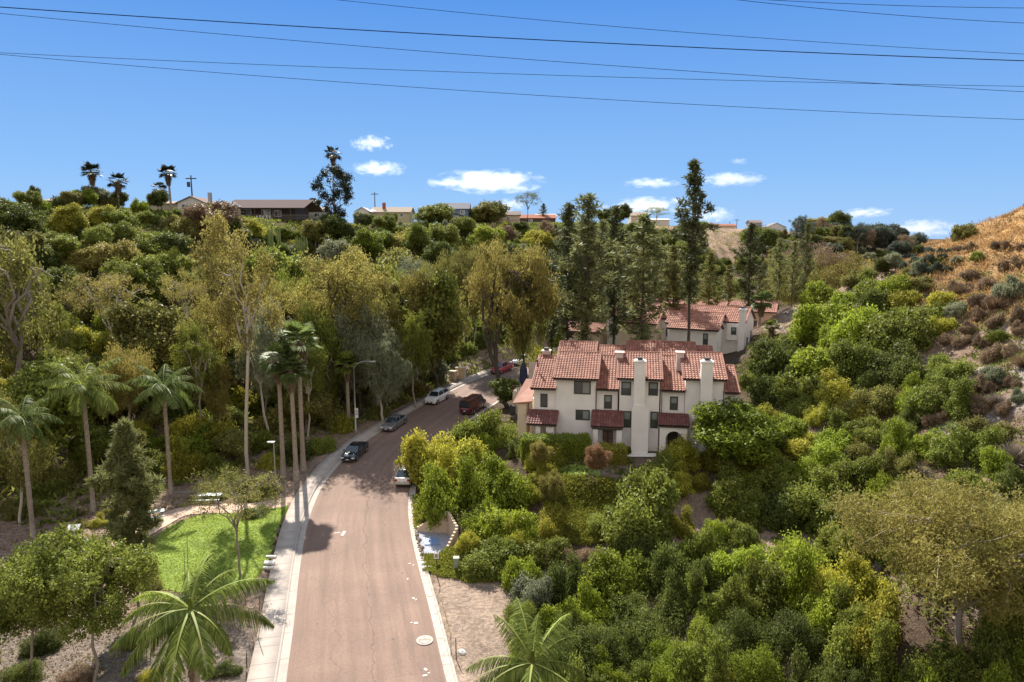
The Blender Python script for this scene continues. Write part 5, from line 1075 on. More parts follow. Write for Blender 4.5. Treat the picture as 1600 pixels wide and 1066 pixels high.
def fill(n, box, rr, pal, where=None, treeshare=.0, gap=.54, ymax=700, ok=None, tall=1.):
    r = random.Random(int(box[0] * 13 + box[1])); c = 0
    for _ in range(n * 14):
        if c >= n: break
        px = r.uniform(box[0], box[2]); py = r.uniform(box[1], box[3]); rad = r.uniform(*rr)
        if ok and not ok(px, py): continue
        if any((px - a) ** 2 + ((py - b) * 1.25) ** 2 < ((rad + q) * gap) ** 2 for a, b, q in PX): continue
        g = G(px, py + rad * .7)
        if g is None or g[1] > ymax: continue
        d, _y = sdist(np.array([g[0]]), np.array([g[1]]), CLC)
        if -9.5 < d[0] < 7 and g[1] < 160: continue
        mt = r.choice(pal); PX.append((px, py, rad)); c += 1; w = where(px, py) if callable(where) else (where or zone(px, py))
        big = 'large' if rad > (rr[0] + rr[1]) / 2 else 'small'
        istree = r.random() < treeshare
        if py - rad * (1.3 if istree else .9) < lim(px): c -= 1; PX.pop(); continue
        if istree:
            lb = unique_label(big, WORD[mt], 'tree', px, py); x, y = g; rm = rad * y / 1067; h = rm * r.uniform(1.9, 2.5)
            tree(x, y + rm * .3, h, (TB + TB + [TW[0], TE[1]])[r.randrange(6)], mt, 'bark_grey', lb, group='trees ' + w, wr=rm / (h * .40), name='hillside_tree')
        else:
            kd = 'bushy tree' if rad * g[1] / 1067 > 2.45 else 'dry bush' if mt in ('leaf_brown', 'leaf_grey') else 'shrub'
            sh_px(px, py, rad, mt, unique_label(big, WORD[mt], kd, px, py), r.uniform(.85, 1.3) * tall, group={'bushy tree': 'bushy trees ', 'dry bush': 'dry bushes ', 'shrub': 'shrubs '}[kd] + w, name=kd.replace(' ', '_'), cat={'bushy tree': 'tree', 'dry bush': 'bush', 'shrub': 'shrub'}[kd])
LH = ['leaf_dark'] * 3 + ['leaf_green'] * 4 + ['leaf_bright'] * 2 + ['leaf_olive'] * 4 + ['leaf_gold'] * 1 + ['leaf_grey'] * 1 + ['leaf_lime'] * 1 + ['leaf_brown']
for px, py, r, q in [(10, 318, 22, 0), (90, 330, 20, 0)]: pass
fill(44, (-10, 310, 560, 345), (13, 20), ['leaf_dark', 'leaf_green', 'leaf_olive', 'leaf_dark', 'leaf_bright'], treeshare=.35, ok=lambda x, y: not (355 < x < 500 and y < 352))
fill(125, (-20, 340, 700, 500), (19, 36), LH, treeshare=.45, ok=lambda x, y: not (370 < x < 500 and y < 420) or y > 425)
fill(90, (335, 345, 880, 392), (10, 18), ['leaf_dark', 'leaf_green', 'leaf_olive', 'leaf_dark', 'leaf_brown', 'leaf_grey', 'leaf_lime'], treeshare=.25, gap=.42)
fill(70, (640, 345, 900, 500), (13, 26), ['leaf_green', 'leaf_bright', 'leaf_dark', 'leaf_olive', 'leaf_grey', 'leaf_dark'], treeshare=.4)
fill(62, (-20, 490, 560, 720), (22, 38), ['leaf_green', 'leaf_olive', 'leaf_dark', 'leaf_green', 'leaf_bright', 'leaf_lime'], treeshare=.2)
fill(34, (540, 480, 800, 640), (18, 32), ['leaf_dark', 'leaf_green', 'leaf_olive', 'leaf_dark'], treeshare=.3)
fill(50, (860, 352, 1110, 520), (14, 26), ['leaf_olive', 'leaf_green', 'leaf_dark', 'leaf_pine'], treeshare=.5, ok=lambda x, y: not (1090 < x and y < 400) and Y_ok(x, y, 110))
fill(46, (1170, 362, 1330, 425), (10, 18), ['leaf_green', 'leaf_dark', 'leaf_olive', 'leaf_gold', 'leaf_grey'], treeshare=.5, gap=.42)
fill(34, (960, 352, 1092, 405), (10, 18), ['leaf_green', 'leaf_dark', 'leaf_olive'], treeshare=.5, gap=.42)
fill(20, (1100, 352, 1240, 470), (8, 16), ['leaf_green', 'leaf_grey', 'leaf_dark', 'leaf_olive'], ok=lambda x, y: y > 400 or x > 1190)
AT_ = [(60, 92, 430), (105, 88, 470), (240, 90, 470), (330, 88, 455), (215, 108, 400), (90, 118, 372), (270, 120, 385), (345, 112, 392), (450, 104, 400), (470, 98, 440), (500, 108, 405), (575, 116, 410), (640, 118, 395), (655, 108, 420), (590, 98, 440), (505, 92, 470),
 (130, 76, 540), (200, 78, 520), (310, 80, 500), (420, 84, 470), (25, 96, 400), (160, 128, 352), (430, 118, 385), (560, 106, 425), (345, 82, 560), (480, 86, 520), (600, 92, 500), (650, 98, 480), (30, 60, 610), (95, 70, 560)]
for i, (px, Y, top) in enumerate(AT_):
    mt = ['leaf_olive', 'leaf_green', 'leaf_olive', 'leaf_gold', 'leaf_green', 'leaf_grey', 'leaf_green'][i % 7]; tr_px(px, Y, top, (TE + TW[:2] + TB[:2])[(i * 4) % 9], mt, ['bark_grey', 'bark_pale', 'bark_pale'][i % 3], unique_label('airy', WORD[mt], 'tree', px, top + 60), wr=.85, group='airy trees of the left valley', name='valley_tree')
# golden creek trees and the dark eucalyptus wood behind them
cg = 'golden creek trees between the pines and the golden spur'
for px, Y, top, k, wr in [(1262, 185, 388, 0, 1.2), (1285, 175, 400, 1, 1.3), (1318, 182, 392, 2, 1.3), (1350, 190, 396, 0, 1.3), (1378, 198, 404, 3, 1.3), (1300, 165, 418, 3, 1.3), (1340, 168, 420, 1, 1.3), (1372, 172, 428, 2, 1.3), (1245, 170, 400, 2, 1.2), (1400, 215, 402, 0, 1.3)]:
    tr_px(px, Y, top, TW[k], random.choice(['leaf_gold', 'leaf_olive', 'leaf_gold']), 'bark_grey', unique_label('feathery', 'golden olive', 'creek tree', px, top + 30), wr=wr * 1.6, group=cg, name='creek_tree')
tr_px(1274, 178, 376, TO[1], 'leaf_brown', 'bark_grey', 'nearly leafless brown tree sticking out of the golden creek trees', wr=1.1, name='creek_tree')
fg = 'dark eucalyptus along the far rim'
for i, (px, top) in enumerate([(1243, 335), (1262, 342), (1280, 340), (1298, 347), (1318, 345), (1336, 346), (1350, 352), (1366, 349), (1382, 352), (1398, 358), (1412, 362), (1424, 370), (1290, 356), (1330, 362), (1372, 366), (1398, 372)]):
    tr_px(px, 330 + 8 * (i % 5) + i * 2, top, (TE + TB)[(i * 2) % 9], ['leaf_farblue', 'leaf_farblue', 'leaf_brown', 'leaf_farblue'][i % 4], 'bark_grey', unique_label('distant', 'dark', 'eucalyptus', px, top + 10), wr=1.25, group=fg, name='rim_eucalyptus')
fill(40, (1225, 372, 1440, 425), (9, 15), ['leaf_farblue', 'leaf_olive', 'leaf_dark', 'leaf_grey'], where='on the far bank under the dark rim eucalyptus', treeshare=.3)
fill(12, (1385, 385, 1480, 420), (7, 12), ['leaf_farblue', 'leaf_farblue', 'leaf_dark'], where='in the dark gap left of the golden spur', treeshare=.2)
# right-hand slope
wr_ = lambda x, y: 'in the green mass right of the tile roofs' if y < 640 and x < 1460 else 'among the large shrubs of the lower right' if y > 720 else 'on the middle of the right slope'
fill(70, (1185, 445, 1475, 650), (20, 36), ['leaf_bright', 'leaf_green', 'leaf_bright', 'leaf_lime', 'leaf_dark'], where=wr_, ok=lambda x, y: not (x < 1268 and y < 535) and not (x > 1440 and y > 520))
fill(60, (1150, 640, 1600, 800), (24, 42), ['leaf_green', 'leaf_bright', 'leaf_olive', 'leaf_dark', 'leaf_green'], where=wr_, ok=lambda x, y: not (1430 < x < 1530 and 700 < y < 770) and not (x > 1440 and y < 680))
fill(60, (1090, 800, 1620, 1080), (36, 62), ['leaf_green', 'leaf_bright', 'leaf_dark', 'leaf_lime', 'leaf_green'], where=wr_, ok=lambda x, y: not (1380 < x < 1560 and 850 < y < 1030), tall=1.35)
fill(40, (800, 850, 1110, 1090), (32, 56), ['leaf_green', 'leaf_bright', 'leaf_dark'], where='in the lower centre thicket', tall=1.35)
fill(34, (1400, 420, 1600, 700), (13, 24), ['leaf_brown', 'leaf_brown', 'leaf_brown', 'leaf_grey'], where='in the brown scrub of the right spur', gap=.8)
fill(7, (1440, 380, 1600, 440), (8, 14), ['leaf_brown'], where='in the golden grass of the right spur', gap=.9)
fill(14, (640, 690, 860, 870), (22, 34), ['leaf_bright', 'leaf_green', 'leaf_lime'], where='between the road and the townhouse garden', ok=lambda x, y: not (x < 738 and y > 765))
for i, (px, py, r) in enumerate([(1585, 705, 40), (1530, 600, 20), (1470, 640, 20), (1440, 735, 24), (1560, 470, 22), (1500, 450, 24), (1555, 620, 22), (1420, 610, 20), (1600, 560, 24), (1480, 500, 20), (1455, 720, 16), (1500, 1010, 30)]):
    g = G(px, py + r * .5)
    if g:
        o = link('dry_brush', BR[i % 3], None, 'leaf_dead' if i % 3 else 'bark_grey', (g[0], g[1], Tz(*g) - .1)); q = r * g[1] / 1067; o.scale = (q, q, q * .9)
        tag(o, 'heap of grey leafless twigs on the right spur' if i else 'biggest heap of pale leafless twigs, at the right edge beyond the grey clearing', 'dry brush', 'leafless twig heaps on the spur' if i else None)

# ------------------------------------------------------------------ ground sheets of the park
def ground_strip(name, pts, w, mat, dz=.05, n=10):
    P = np.array([G(*p) for p in pts]); C = catmull(P, n); t = np.gradient(C, axis=0); t /= np.linalg.norm(t, axis=1)[:, None] + 1e-9; N = np.stack([-t[:, 1], t[:, 0]], -1)
    V = []; 
    for o in np.linspace(-w / 2, w / 2, 5): q = C + N * o; V.append(np.concatenate([q, (T(q[:, 0], q[:, 1]) + dz)[:, None]], 1))
    V = np.stack(V, 1); k = V.shape[1]; ii = np.arange(len(C) * k).reshape(-1, k); F = np.stack([ii[:-1, :-1], ii[:-1, 1:], ii[1:, 1:], ii[1:, :-1]], -1).reshape(-1, 4)
    return tag(link(name, npmesh(name, V.reshape(-1, 3), F, smooth=True), mat=mat), kind='structure')
ground_strip('path', [(462, 791), (400, 793), (335, 797), (280, 803), (225, 832), (165, 866), (90, 925)], 2.4, 'path_dirt')
def inside(x, y, poly):
    c = np.zeros(x.shape, bool); n = len(poly)
    for i in range(n):
        x0, y0 = poly[i]; x1, y1 = poly[(i + 1) % n]
        m = ((y0 > y) != (y1 > y)) & (x < (x1 - x0) * (y - y0) / (y1 - y0 + 1e-12) + x0); c ^= m
    return c
def poly_sheet(name, pts, mat, dz=.03, st=.35):
    P = catmull([G(*p) for p in pts] + [G(*pts[0])], 6)[:-1]; x0, y0 = P.min(0); x1, y1 = P.max(0); gx, gy = np.meshgrid(np.arange(x0, x1, st), np.arange(y0, y1, st)); V = np.stack([gx, gy, T(gx, gy) + dz], -1).reshape(-1, 3)
    ii = np.arange(gx.size).reshape(gx.shape); F = np.stack([ii[:-1, :-1], ii[:-1, 1:], ii[1:, 1:], ii[1:, :-1]], -1).reshape(-1, 4); c = V[F].mean(1); F = F[inside(c[:, 0], c[:, 1], P)]
    used = np.unique(F); mp = -np.ones(len(V), int); mp[used] = np.arange(len(used))
    tag(link(name, npmesh(name, V[used], mp[F], smooth=True), mat=mat), kind='structure'); return P
def scatter(name, n, P, H, W, mat, label, blades=5, lean=.35, mask=None, box=None, cat='grass'):
    r = np.random.default_rng(len(name) * 7 + n)
    if P is not None: x0, y0 = P.min(0); x1, y1 = P.max(0)
    else: x0, y0, x1, y1 = box
    x = r.uniform(x0, x1, n); y = r.uniform(y0, y1, n); m = np.ones(n, bool)
    if P is not None: m &= inside(x, y, P)
    if mask: m &= mask(x, y, r)
    x, y = x[m], y[m]; z = T(x, y); x = np.repeat(x, blades); y = np.repeat(y, blades); z = np.repeat(z, blades); n = len(x)
    B = np.stack([x, y, z], 1) + np.concatenate([r.normal(size=(n, 2)) * H * .35, np.zeros((n, 1))], 1); D = unit(np.concatenate([r.normal(size=(n, 2)) * lean, np.ones((n, 1))], 1)); s = unit(np.cross(D, r.normal(size=(n, 3)))) * W
    h = (H * r.uniform(.4, 1.15, n))[:, None]; V = np.stack([B - [0, 0, .03], B + D * h * .5 + s, B + D * h + np.concatenate([r.normal(size=(n, 2)) * .15 * H, np.zeros((n, 1))], 1), B + D * h * .5 - s], 1).reshape(-1, 3)
    o = link(name, npmesh(name, V, quads(n), np.repeat(r.uniform(0, 1, n // blades), blades) * .5 + r.uniform(0, .5, n)), mat=mat); tag(o, label, cat, kind='stuff'); return o
plain('lawn_soil', (.17, .23, .03), .95, noise=.35, scale=.7)
LP = poly_sheet('lawn', [(452, 798), (390, 802), (320, 806), (270, 822), (236, 855), (228, 895), (250, 922), (320, 930), (385, 922), (415, 888), (425, 862), (438, 825)], 'lawn_soil')
scatter('lawn_grass', 17000, LP, .10, .02, 'grass_green', 'short bright green grass of the small park lawn', 5, .6)
LP2 = poly_sheet('garden_lawn', [(850, 722), (880, 728), (930, 730), (935, 748), (900, 752), (860, 750), (840, 738)], 'lawn_soil')
CPX = np.array([G(*p) for p in [(880, 748), (935, 750), (1000, 760), (1010, 820), (960, 850), (880, 850), (850, 800)]])
scatter('ground_cover', 9000, CPX, .38, .07, 'cover_lime', 'yellow green ground cover on the slope below the hedges', 6, .9, cat='ground cover')
CP2 = np.array([G(*p) for p in [(641, 780), (665, 775), (720, 800), (700, 806), (652, 838)]])
scatter('ground_cover', 2600, CP2, .35, .06, 'cover_lime', 'lime ground cover spilling over the walled niche by the road', 6, .9, cat='ground cover')
CP3 = np.array([G(*p) for p in [(662, 868), (700, 860), (790, 868), (800, 905), (740, 912), (690, 902), (668, 892)]])
scatter('ground_cover', 4200, CP3, .28, .05, 'cover_lime', 'patchy lime ground cover around the green utility post', 6, .9, cat='ground cover')
def m_spur(x, y, r):
    z = T(x, y); toe = np.interp(y, [-60, 0, 40, 60, 90, 120, 170], [14, 18, 22, 30, 33, 38, 50]); nz = np.sin(x * .35 + np.sin(y * .21) * 2) * np.cos(y * .27 + x * .1)
    return (x > toe + 3) & (x > 50 + np.maximum(0, y - 88) * .55) & (((z > 19 + 3 * nz) & (r.uniform(size=x.shape) < .9)) | (nz > .55))
scatter('dry_grass', 34000, None, .75, .05, 'grass_gold', 'golden dry grass covering the top of the right spur', 6, .7, m_spur, (34, 50, 120, 160))
def m_brown(x, y, r):
    toe = np.interp(y, [-60, 0, 40, 60, 90, 120, 170], [14, 18, 22, 30, 33, 38, 50]); nz = np.sin(x * .5 + y * .3) * np.cos(y * .43 - x * .2); return (x > toe + 1) & (nz > -.1)
scatter('dry_scrub', 20000, None, .5, .05, 'leaf_brown', 'low dry brown scrub on the right spur', 7, 1.0, m_brown, (20, 30, 110, 150), cat='scrub')
def m_left(x, y, r):
    dt, _ = sdist(x, y, TOE); dr, _ = sdist(x, y, RIM); return (dt < 1) & (dr > -3)
scatter('undergrowth', 60000, None, .9, .13, 'leaf_green', 'mixed green undergrowth between the hillside shrubs', 5, 1.1, m_left, (-150, 60, 80, 290), cat='undergrowth')
scatter('undergrowth', 26000, None, .8, .11, 'leaf_olive', 'dry olive undergrowth between the hillside shrubs', 5, 1.1, m_left, (-150, 60, 180, 330), cat='undergrowth')
def m_low(x, y, r):
    d, _ = sdist(x, y, CLC); nz = np.sin(x * .6 + y * .25) * np.cos(y * .5 - x * .3); toe = np.interp(y, [0, 40, 60, 90], [18, 22, 30, 33])
    return (d > 8.5) & (x > 3) & (nz > -.35) & ~((y > 67) & (y < 96) & (x < 28)) & ~((x > 12) & (x < 20) & (y > 42))
scatter('undergrowth', 26000, None, .45, .06, 'leaf_green', 'green weeds between the large shrubs of the lower right', 5, 1.0, m_low, (3, 26, 60, 100), cat='undergrowth')
def m_park(x, y, r):
    d, _ = sdist(x, y, CLC); dt, _ = sdist(x, y, TOE); return (d < -8.2) & (dt > -8) & ~inside(x, y, LP)
scatter('leaf_litter', 26000, None, .16, .05, 'leaf_dead', 'fallen leaves and litter on the park ground', 3, 2.5, m_park, (-52, 24, -10, 78), cat='litter')
scatter('weeds', 5000, None, .30, .04, 'leaf_olive', 'sparse olive weeds on the park ground', 6, .9, lambda x, y, r: m_park(x, y, r) & (np.sin(x * .8) * np.cos(y * .7) > .2), (-52, 24, -10, 78), cat='weeds')
# pebbles on the bare ground beside both kerbs
def pebbles(name, n, box, s, mat, label, mask):
    r = np.random.default_rng(n); x = r.uniform(box[0], box[2], n); y = r.uniform(box[1], box[3], n); m = mask(x, y, r); x, y = x[m], y[m]; n = len(x); z = T(x, y); R = (s * r.uniform(.4, 1.6, n))
    o = np.array([[1, 0, 0], [0, 1, 0], [-1, 0, 0], [0, -1, 0], [0, 0, .8], [0, 0, -.5]]); V = (np.stack([x, y, z], 1)[:, None, :] + (o[None] * (1 + r.normal(size=(n, 6, 1)) * .25)) * R[:, None, None]).reshape(-1, 3)
    f = np.array([[0, 1, 4], [1, 2, 4], [2, 3, 4], [3, 0, 4]]); F = (f[None] + (np.arange(n) * 6)[:, None, None]).reshape(-1, 3)
    tag(link(name, npmesh(name, V, F, r.uniform(0, 1, len(F))), mat=mat), label, 'gravel', kind='stuff')
def m_r(x, y, r): d, _ = sdist(x, y, CLC); return (d > 5.7) & (d < 11 + 2 * np.sin(y)) & (y < 54)
pebbles('gravel', 6000, (-10, 26, 10, 55), .045, 'rock', 'loose gravel on the bare dirt right of the road', m_r)
pebbles('gravel', 7000, (-50, 24, -12, 60), .05, 'rock', 'loose gravel on the park ground', m_park)
pebbles('gravel', 7000, (22, 36, 80, 120), .11, 'rock', 'scattered pale stones on the spur', lambda x, y, r: m_brown(x, y, r))

# ------------------------------------------------------------------ vehicles
def lerp_tab(tab, s):
    return np.interp(s, [t[0] for t in tab], [t[1] for t in tab])
CARS = dict(
 sedan=dict(L=4.65, W=1.82, top=[(0, .58), (.03, .76), (.12, .88), (.27, .98), (.6, 1.0), (.84, 1.08), (.97, 1.06), (1, .78)], hood=.25, roof=(.41, .68), end=.93, rz=1.50, wr=.35, wheels=(.19, .80)),
 suv=dict(L=4.7, W=1.92, top=[(0, .66), (.02, .95), (.10, 1.08), (.24, 1.15), (.6, 1.16), (.97, 1.18), (1, .85)], hood=.23, roof=(.36, .84), end=.98, rz=1.74, wr=.40, wheels=(.18, .80)),
 pickup=dict(L=5.7, W=1.98, top=[(0, .70), (.02, .95), (.10, 1.08), (.23, 1.14), (.6, 1.16), (.98, 1.16), (1, .95)], hood=.235, roof=(.34, .56), end=.63, rz=1.86, wr=.40, wheels=(.165, .79)),
 van=dict(L=5.3, W=1.98, top=[(0, .65), (.02, .95), (.08, 1.10), (.14, 1.18), (.6, 1.2), (.98, 1.2), (1, .9)], hood=.13, roof=(.26, .985), end=.997, rz=2.15, wr=.36, wheels=(.16, .78)))
def make_car(kind, paint, name, label, cat, pos, heading, roof_rack=False):
    """heading = direction the front points"""
    c = CARS[kind]; L, W = c['L'], c['W']; e = empty(name, pos, heading, label, cat)
    S = np.linspace(0, 1, 25); mb = MB(); sec = []
    for s in S:
        x = L / 2 - s * L; tp = lerp_tab(c['top'], s); endf = min(1, min(s, 1 - s) / .07) ** .5; w = W / 2 * (.80 + .20 * endf); zb = .26 + .10 * (1 - endf)
        zm = zb + (tp - zb) * .55
        for a in c['wheels']:     # wheel arches
            dx = abs(s - a) * L
            if dx < c['wr'] + .07: zb = max(zb, c['wr'] + math.sqrt(max(0, (c['wr'] + .07) ** 2 - dx * dx)) - .02)
        zb = min(zb, zm - .02)
        sec.append([(x, -w * .9, tp), (x, -w * .985, tp - .07), (x, -w, zm), (x, -w * .96, zb), (x, w * .96, zb), (x, w, zm), (x, w * .985, tp - .07), (x, w * .9, tp)])
    for i in range(len(sec) - 1):
        for k in range(8): mb.add([sec[i][k], sec[i][(k + 1) % 8], sec[i + 1][(k + 1) % 8], sec[i + 1][k]], [(0, 1, 2, 3)], 0)
    mb.add(sec[0], [tuple(range(8))]); mb.add(sec[-1], [tuple(range(8))[::-1]])
    body = mb.build('body', paint, e)
    xb = lambda s: L / 2 - s * L
    h0, r0, r1, r2 = c['hood'], c['roof'][0], c['roof'][1], c['end']; rz = c['rz']; bw = W * .44; tw = W * .355
    zb0, zb1 = lerp_tab(c['top'], h0) - .01, lerp_tab(c['top'], min(r2, .97)) - .01
    A = [(xb(h0), -bw, zb0), (xb(h0), bw, zb0), (xb(r2), bw, zb1), (xb(r2), -bw, zb1)]; B = [(xb(r0), -tw, rz - .06), (xb(r0), tw, rz - .06), (xb(r1), tw, rz - .06), (xb(r1), -tw, rz - .06)]
    MB().add(A + B, [(0, 1, 5, 4), (1, 2, 6, 5), (2, 3, 7, 6), (3, 0, 4, 7)]).build('windows', 'car_glass', e)
    if kind == 'van':        # closed cargo sides
        m = MB()
        for sg in (-1, 1): m.add([(xb(.45), sg * (bw + .012), zb1), (xb(.99), sg * (bw + .012), zb1), (xb(.985), sg * (tw + .012), rz - .06), (xb(.45), sg * (tw + .012), rz - .06)], [(0, 1, 2, 3)])
        m.build('side_panel', paint, body)
    rf = MB(); n = 7
    for i in range(n + 1):
        for j in range(5):
            s = r0 + (r1 - r0) * i / n; u = (j - 2) / 2; rf.v.append((xb(s), u * (tw + .02), rz - .06 + .06 * (1 - u * u) * (1 - (2 * i / n - 1) ** 4 * .5)))
    for i in range(n):
        for j in range(4): rf.f.append((i * 5 + j, i * 5 + j + 1, i * 5 + j + 6, i * 5 + j + 5)); rf.m.append(0); rf.a.append(.5)
    roof = rf.build('roof', paint, e, smooth=True)
    m = MB()               # pillars
    for sg in (-1, 1):
        for (p, q) in ((h0, r0), (r2, r1)): m.tube([(xb(p), sg * bw, zb0 if p == h0 else zb1), (xb(q), sg * tw, rz - .05)], .035, 5)
        mid = (r0 + r1) / 2; m.tube([(xb(mid), sg * (bw + .005), zb1), (xb(mid), sg * (tw + .005), rz - .05)], .04, 5)
    m.build('pillars', paint, body)
    for s in c['wheels']:
        for sg in (-1, 1):
            w = MB().cyl((0, -.11, 0), c['wr'], .22, 20, 0, 'y').build('wheel', 'tyre', e, (xb(s), sg * (W / 2 - .13), c['wr']))
            MB().cyl((0, -.125, 0), c['wr'] * .62, .25, 14, 0, 'y').build('rim', 'rim', w)
    for sg in (-1, 1):
        MB().box(xb(.028), xb(-.001), sg * W * .36 - .17, sg * W * .36 + .17, lerp_tab(c['top'], .03) - .20, lerp_tab(c['top'], .03) - .06).build('headlight', 'lamp_glass', e)
        MB().box(xb(1.002), xb(.97), sg * W * .37 - .14, sg * W * .37 + .14, lerp_tab(c['top'], .97) - .28, lerp_tab(c['top'], .97) - .08).build('taillight', 'lamp_red', e)
        MB().box(xb(h0 + .06) - .08, xb(h0 + .06) + .08, sg * (W / 2 + .02), sg * (W / 2 + .19), zb0 + .02, zb0 + .16).build('mirror', paint, e)
    MB().box(xb(-.006), xb(.03), -W * .22, W * .22, .36, .56).build('grille', 'metal_dark', e)
    MB().box(xb(-.008), xb(.02), -W * .42, W * .42, .28, .35).box(xb(1.0), xb(1.008), -W * .42, W * .42, .34, .42).build('bumper', 'metal_dark', e)
    MB().box(xb(-.012), xb(-.006), -.16, .16, .42, .52).build('license_plate', 'plate', e)
    MB().box(xb(1.006), xb(1.0), -.16, .16, .62, .74).build('license_plate', 'plate', e)
    if kind == 'pickup':
        MB().box(xb(.985), xb(.645), -W * .40, W * .40, 1.165, 1.175).build('bed_liner', 'metal_dark', e)
        m = MB().box(xb(.99), xb(.645), -W * .45, -W * .40, 1.1, 1.25).box(xb(.99), xb(.645), W * .40, W * .45, 1.1, 1.25).box(xb(1.0), xb(.985), -W * .45, W * .45, 1.1, 1.25).build('bed_rail', paint, body)
    if kind == 'suv':
        for sg in (-1, 1): MB().tube([(xb(r0 + .02), sg * tw * .95, rz), (xb(r1 - .02), sg * tw * .95, rz)], .025, 5).build('roof_rail', 'metal_dark', roof)
    # crease lines and door gaps
    m = MB()
    for sg in (-1, 1):
        for s in (h0 + .06, (r0 + r1) / 2 + .01, min(r1 + .06, .78)): m.box(xb(s) - .008, xb(s) + .008, sg * W / 2 - .012, sg * W / 2 + .004, .42, .85)
        m.box(xb((r0 + r1) / 2) - .05, xb((r0 + r1) / 2) - .2, sg * W / 2 - .01, sg * W / 2 + .02, .80, .83)
    m.build('door_gap', 'metal_dark', body)
    return e
def road_hit(px, py):
    d = ray(px, py); t = 20
    while t < 400 and CAMZ + d[2] * t > float(zr(d[1] * t)) + .05: t += .05
    return d[0] * t, d[1] * t
def park_car(px, py, off, facing, **k):
    x, y = road_hit(px, py); i = near_road(x, y); p = CLS[i] + NR[i] * off; z = ZC[i] + (.03 if abs(off) < 3.9 else .01)
    ang = math.atan2(_t[i, 1], _t[i, 0]) + (math.pi if facing else 0); sl = math.atan2(ZC[min(i + 4, len(ZC) - 1)] - ZC[i - 4], ARC[min(i + 4, len(ZC) - 1)] - ARC[i - 4])
    e = make_car(pos=(p[0], p[1], z), heading=ang, **k); e.rotation_euler = (0, sl if facing else -sl, ang); return e
park_car(546, 712, -3.75, 1, kind='sedan', paint='paint_black', name='parked_car', label='black sedan parked facing the camera at the left kerb, nearest of the row', cat='car')
park_car(607, 664, -3.75, 1, kind='sedan', paint='paint_grey', name='parked_car', label='grey sedan parked at the left kerb behind the black sedan', cat='car')
park_car(679, 626, -3.75, 1, kind='suv', paint='paint_white', name='parked_car', label='white sport utility car parked at the left kerb opposite the maroon van', cat='car')
park_car(772, 580, -3.7, 1, kind='pickup', paint='paint_red', name='pickup_truck', label='dark red pickup truck at the left kerb near the forked black trunk', cat='pickup truck')
park_car(806, 566, -3.7, 1, kind='pickup', paint='paint_white', name='pickup_truck', label='white pickup truck half hidden behind the forked black trunk', cat='pickup truck')
park_car(632, 748, 3.95, 0, kind='sedan', paint='paint_silver', name='parked_car', label='silver white sedan seen from behind at the right kerb, under yellow green foliage', cat='car')
park_car(716, 640, 3.5, 0, kind='van', paint='paint_maroon', name='parked_van', label='maroon van seen from behind at the right kerb, partly behind round green crown', cat='van')

# ------------------------------------------------------------------ street furniture
def ground_pt(px, py): x, y = G(px, py); return Vector((x, y, Tz(x, y)))
p = ground_pt(556, 676); H = at(556, 572, p.y).z - p.z
e = empty('street_lamp', p, 0, 'tall grey street lamp with curved arm beside the sidewalk', 'street lamp')
MB().tube([(0, 0, 0), (0, 0, H)], [.11, .06], 10).build('pole', 'metal_grey', e, smooth=True)
MB().cyl((0, 0, 0), .2, .35, 12).build('base', 'metal_grey', e)
MB().tube([(0, 0, H - .3), (.5, .05, H + .35), (1.3, .1, H + .6), (2.2, .15, H + .6)], .04, 6).build('arm', 'metal_grey', e)
MB().prism([(2.0, H + .5), (2.1, H + .66), (2.75, H + .66), (2.9, H + .56), (2.7, H + .46)], 'y', 0.02, .32).build('lamp_head', 'metal_grey', e)
s = MB().box(-.02, .42, -.16, -.12, 2.5, 3.3).box(-.02, .42, -.16, -.12, 2.0, 2.42).build('street_sign', 'white_paint', e)
MB().box(.04, .36, -.168, -.162, 2.62, 2.7).box(.04, .36, -.168, -.162, 2.82, 2.9).box(.04, .36, -.168, -.162, 3.02, 3.1).build('sign_text', 'lamp_red', s)
p = ground_pt(431, 765); H = at(428, 692, p.y).z - p.z
e = empty('park_lamp', p, 0, 'short lamp post with flat head among the street palm trunks', 'lamp')
MB().tube([(0, 0, 0), (0, 0, H)], [.07, .05], 8).build('pole', 'metal_grey', e); MB().box(-.65, .1, -.15, .15, H, H + .12).build('lamp_head', 'metal_grey', e); MB().cyl((0, 0, 0), .16, .25, 10).build('base', 'metal_grey', e)
# cream utility boxes at the bend
for px, w, h, lb in ((708, 1.1, 1.5, 'narrow cream utility box at the road bend, left one'), (720, 1.7, 1.9, 'larger cream utility box at the road bend, right one with a ridge top')):
    p = ground_pt(px, 594); e = empty('utility_box', p, R_(-25), lb, 'utility box'); MB().box(-w / 2, w / 2, -.4, .4, -.2, h).build('cabinet', 'stucco_tan', e, bevel=.03)
    m = MB().box(-w / 2 - .05, w / 2 + .05, -.45, .45, h + .001, h + .1); m.build('lid', 'stucco_tan', e)
    MB().box(-.015, .015, -.42, -.401, .1, h - .1).box(-w / 2 + .1, w / 2 - .1, -.42, -.401, h - .35, h - .32).build('door_gap', 'metal_dark', e)
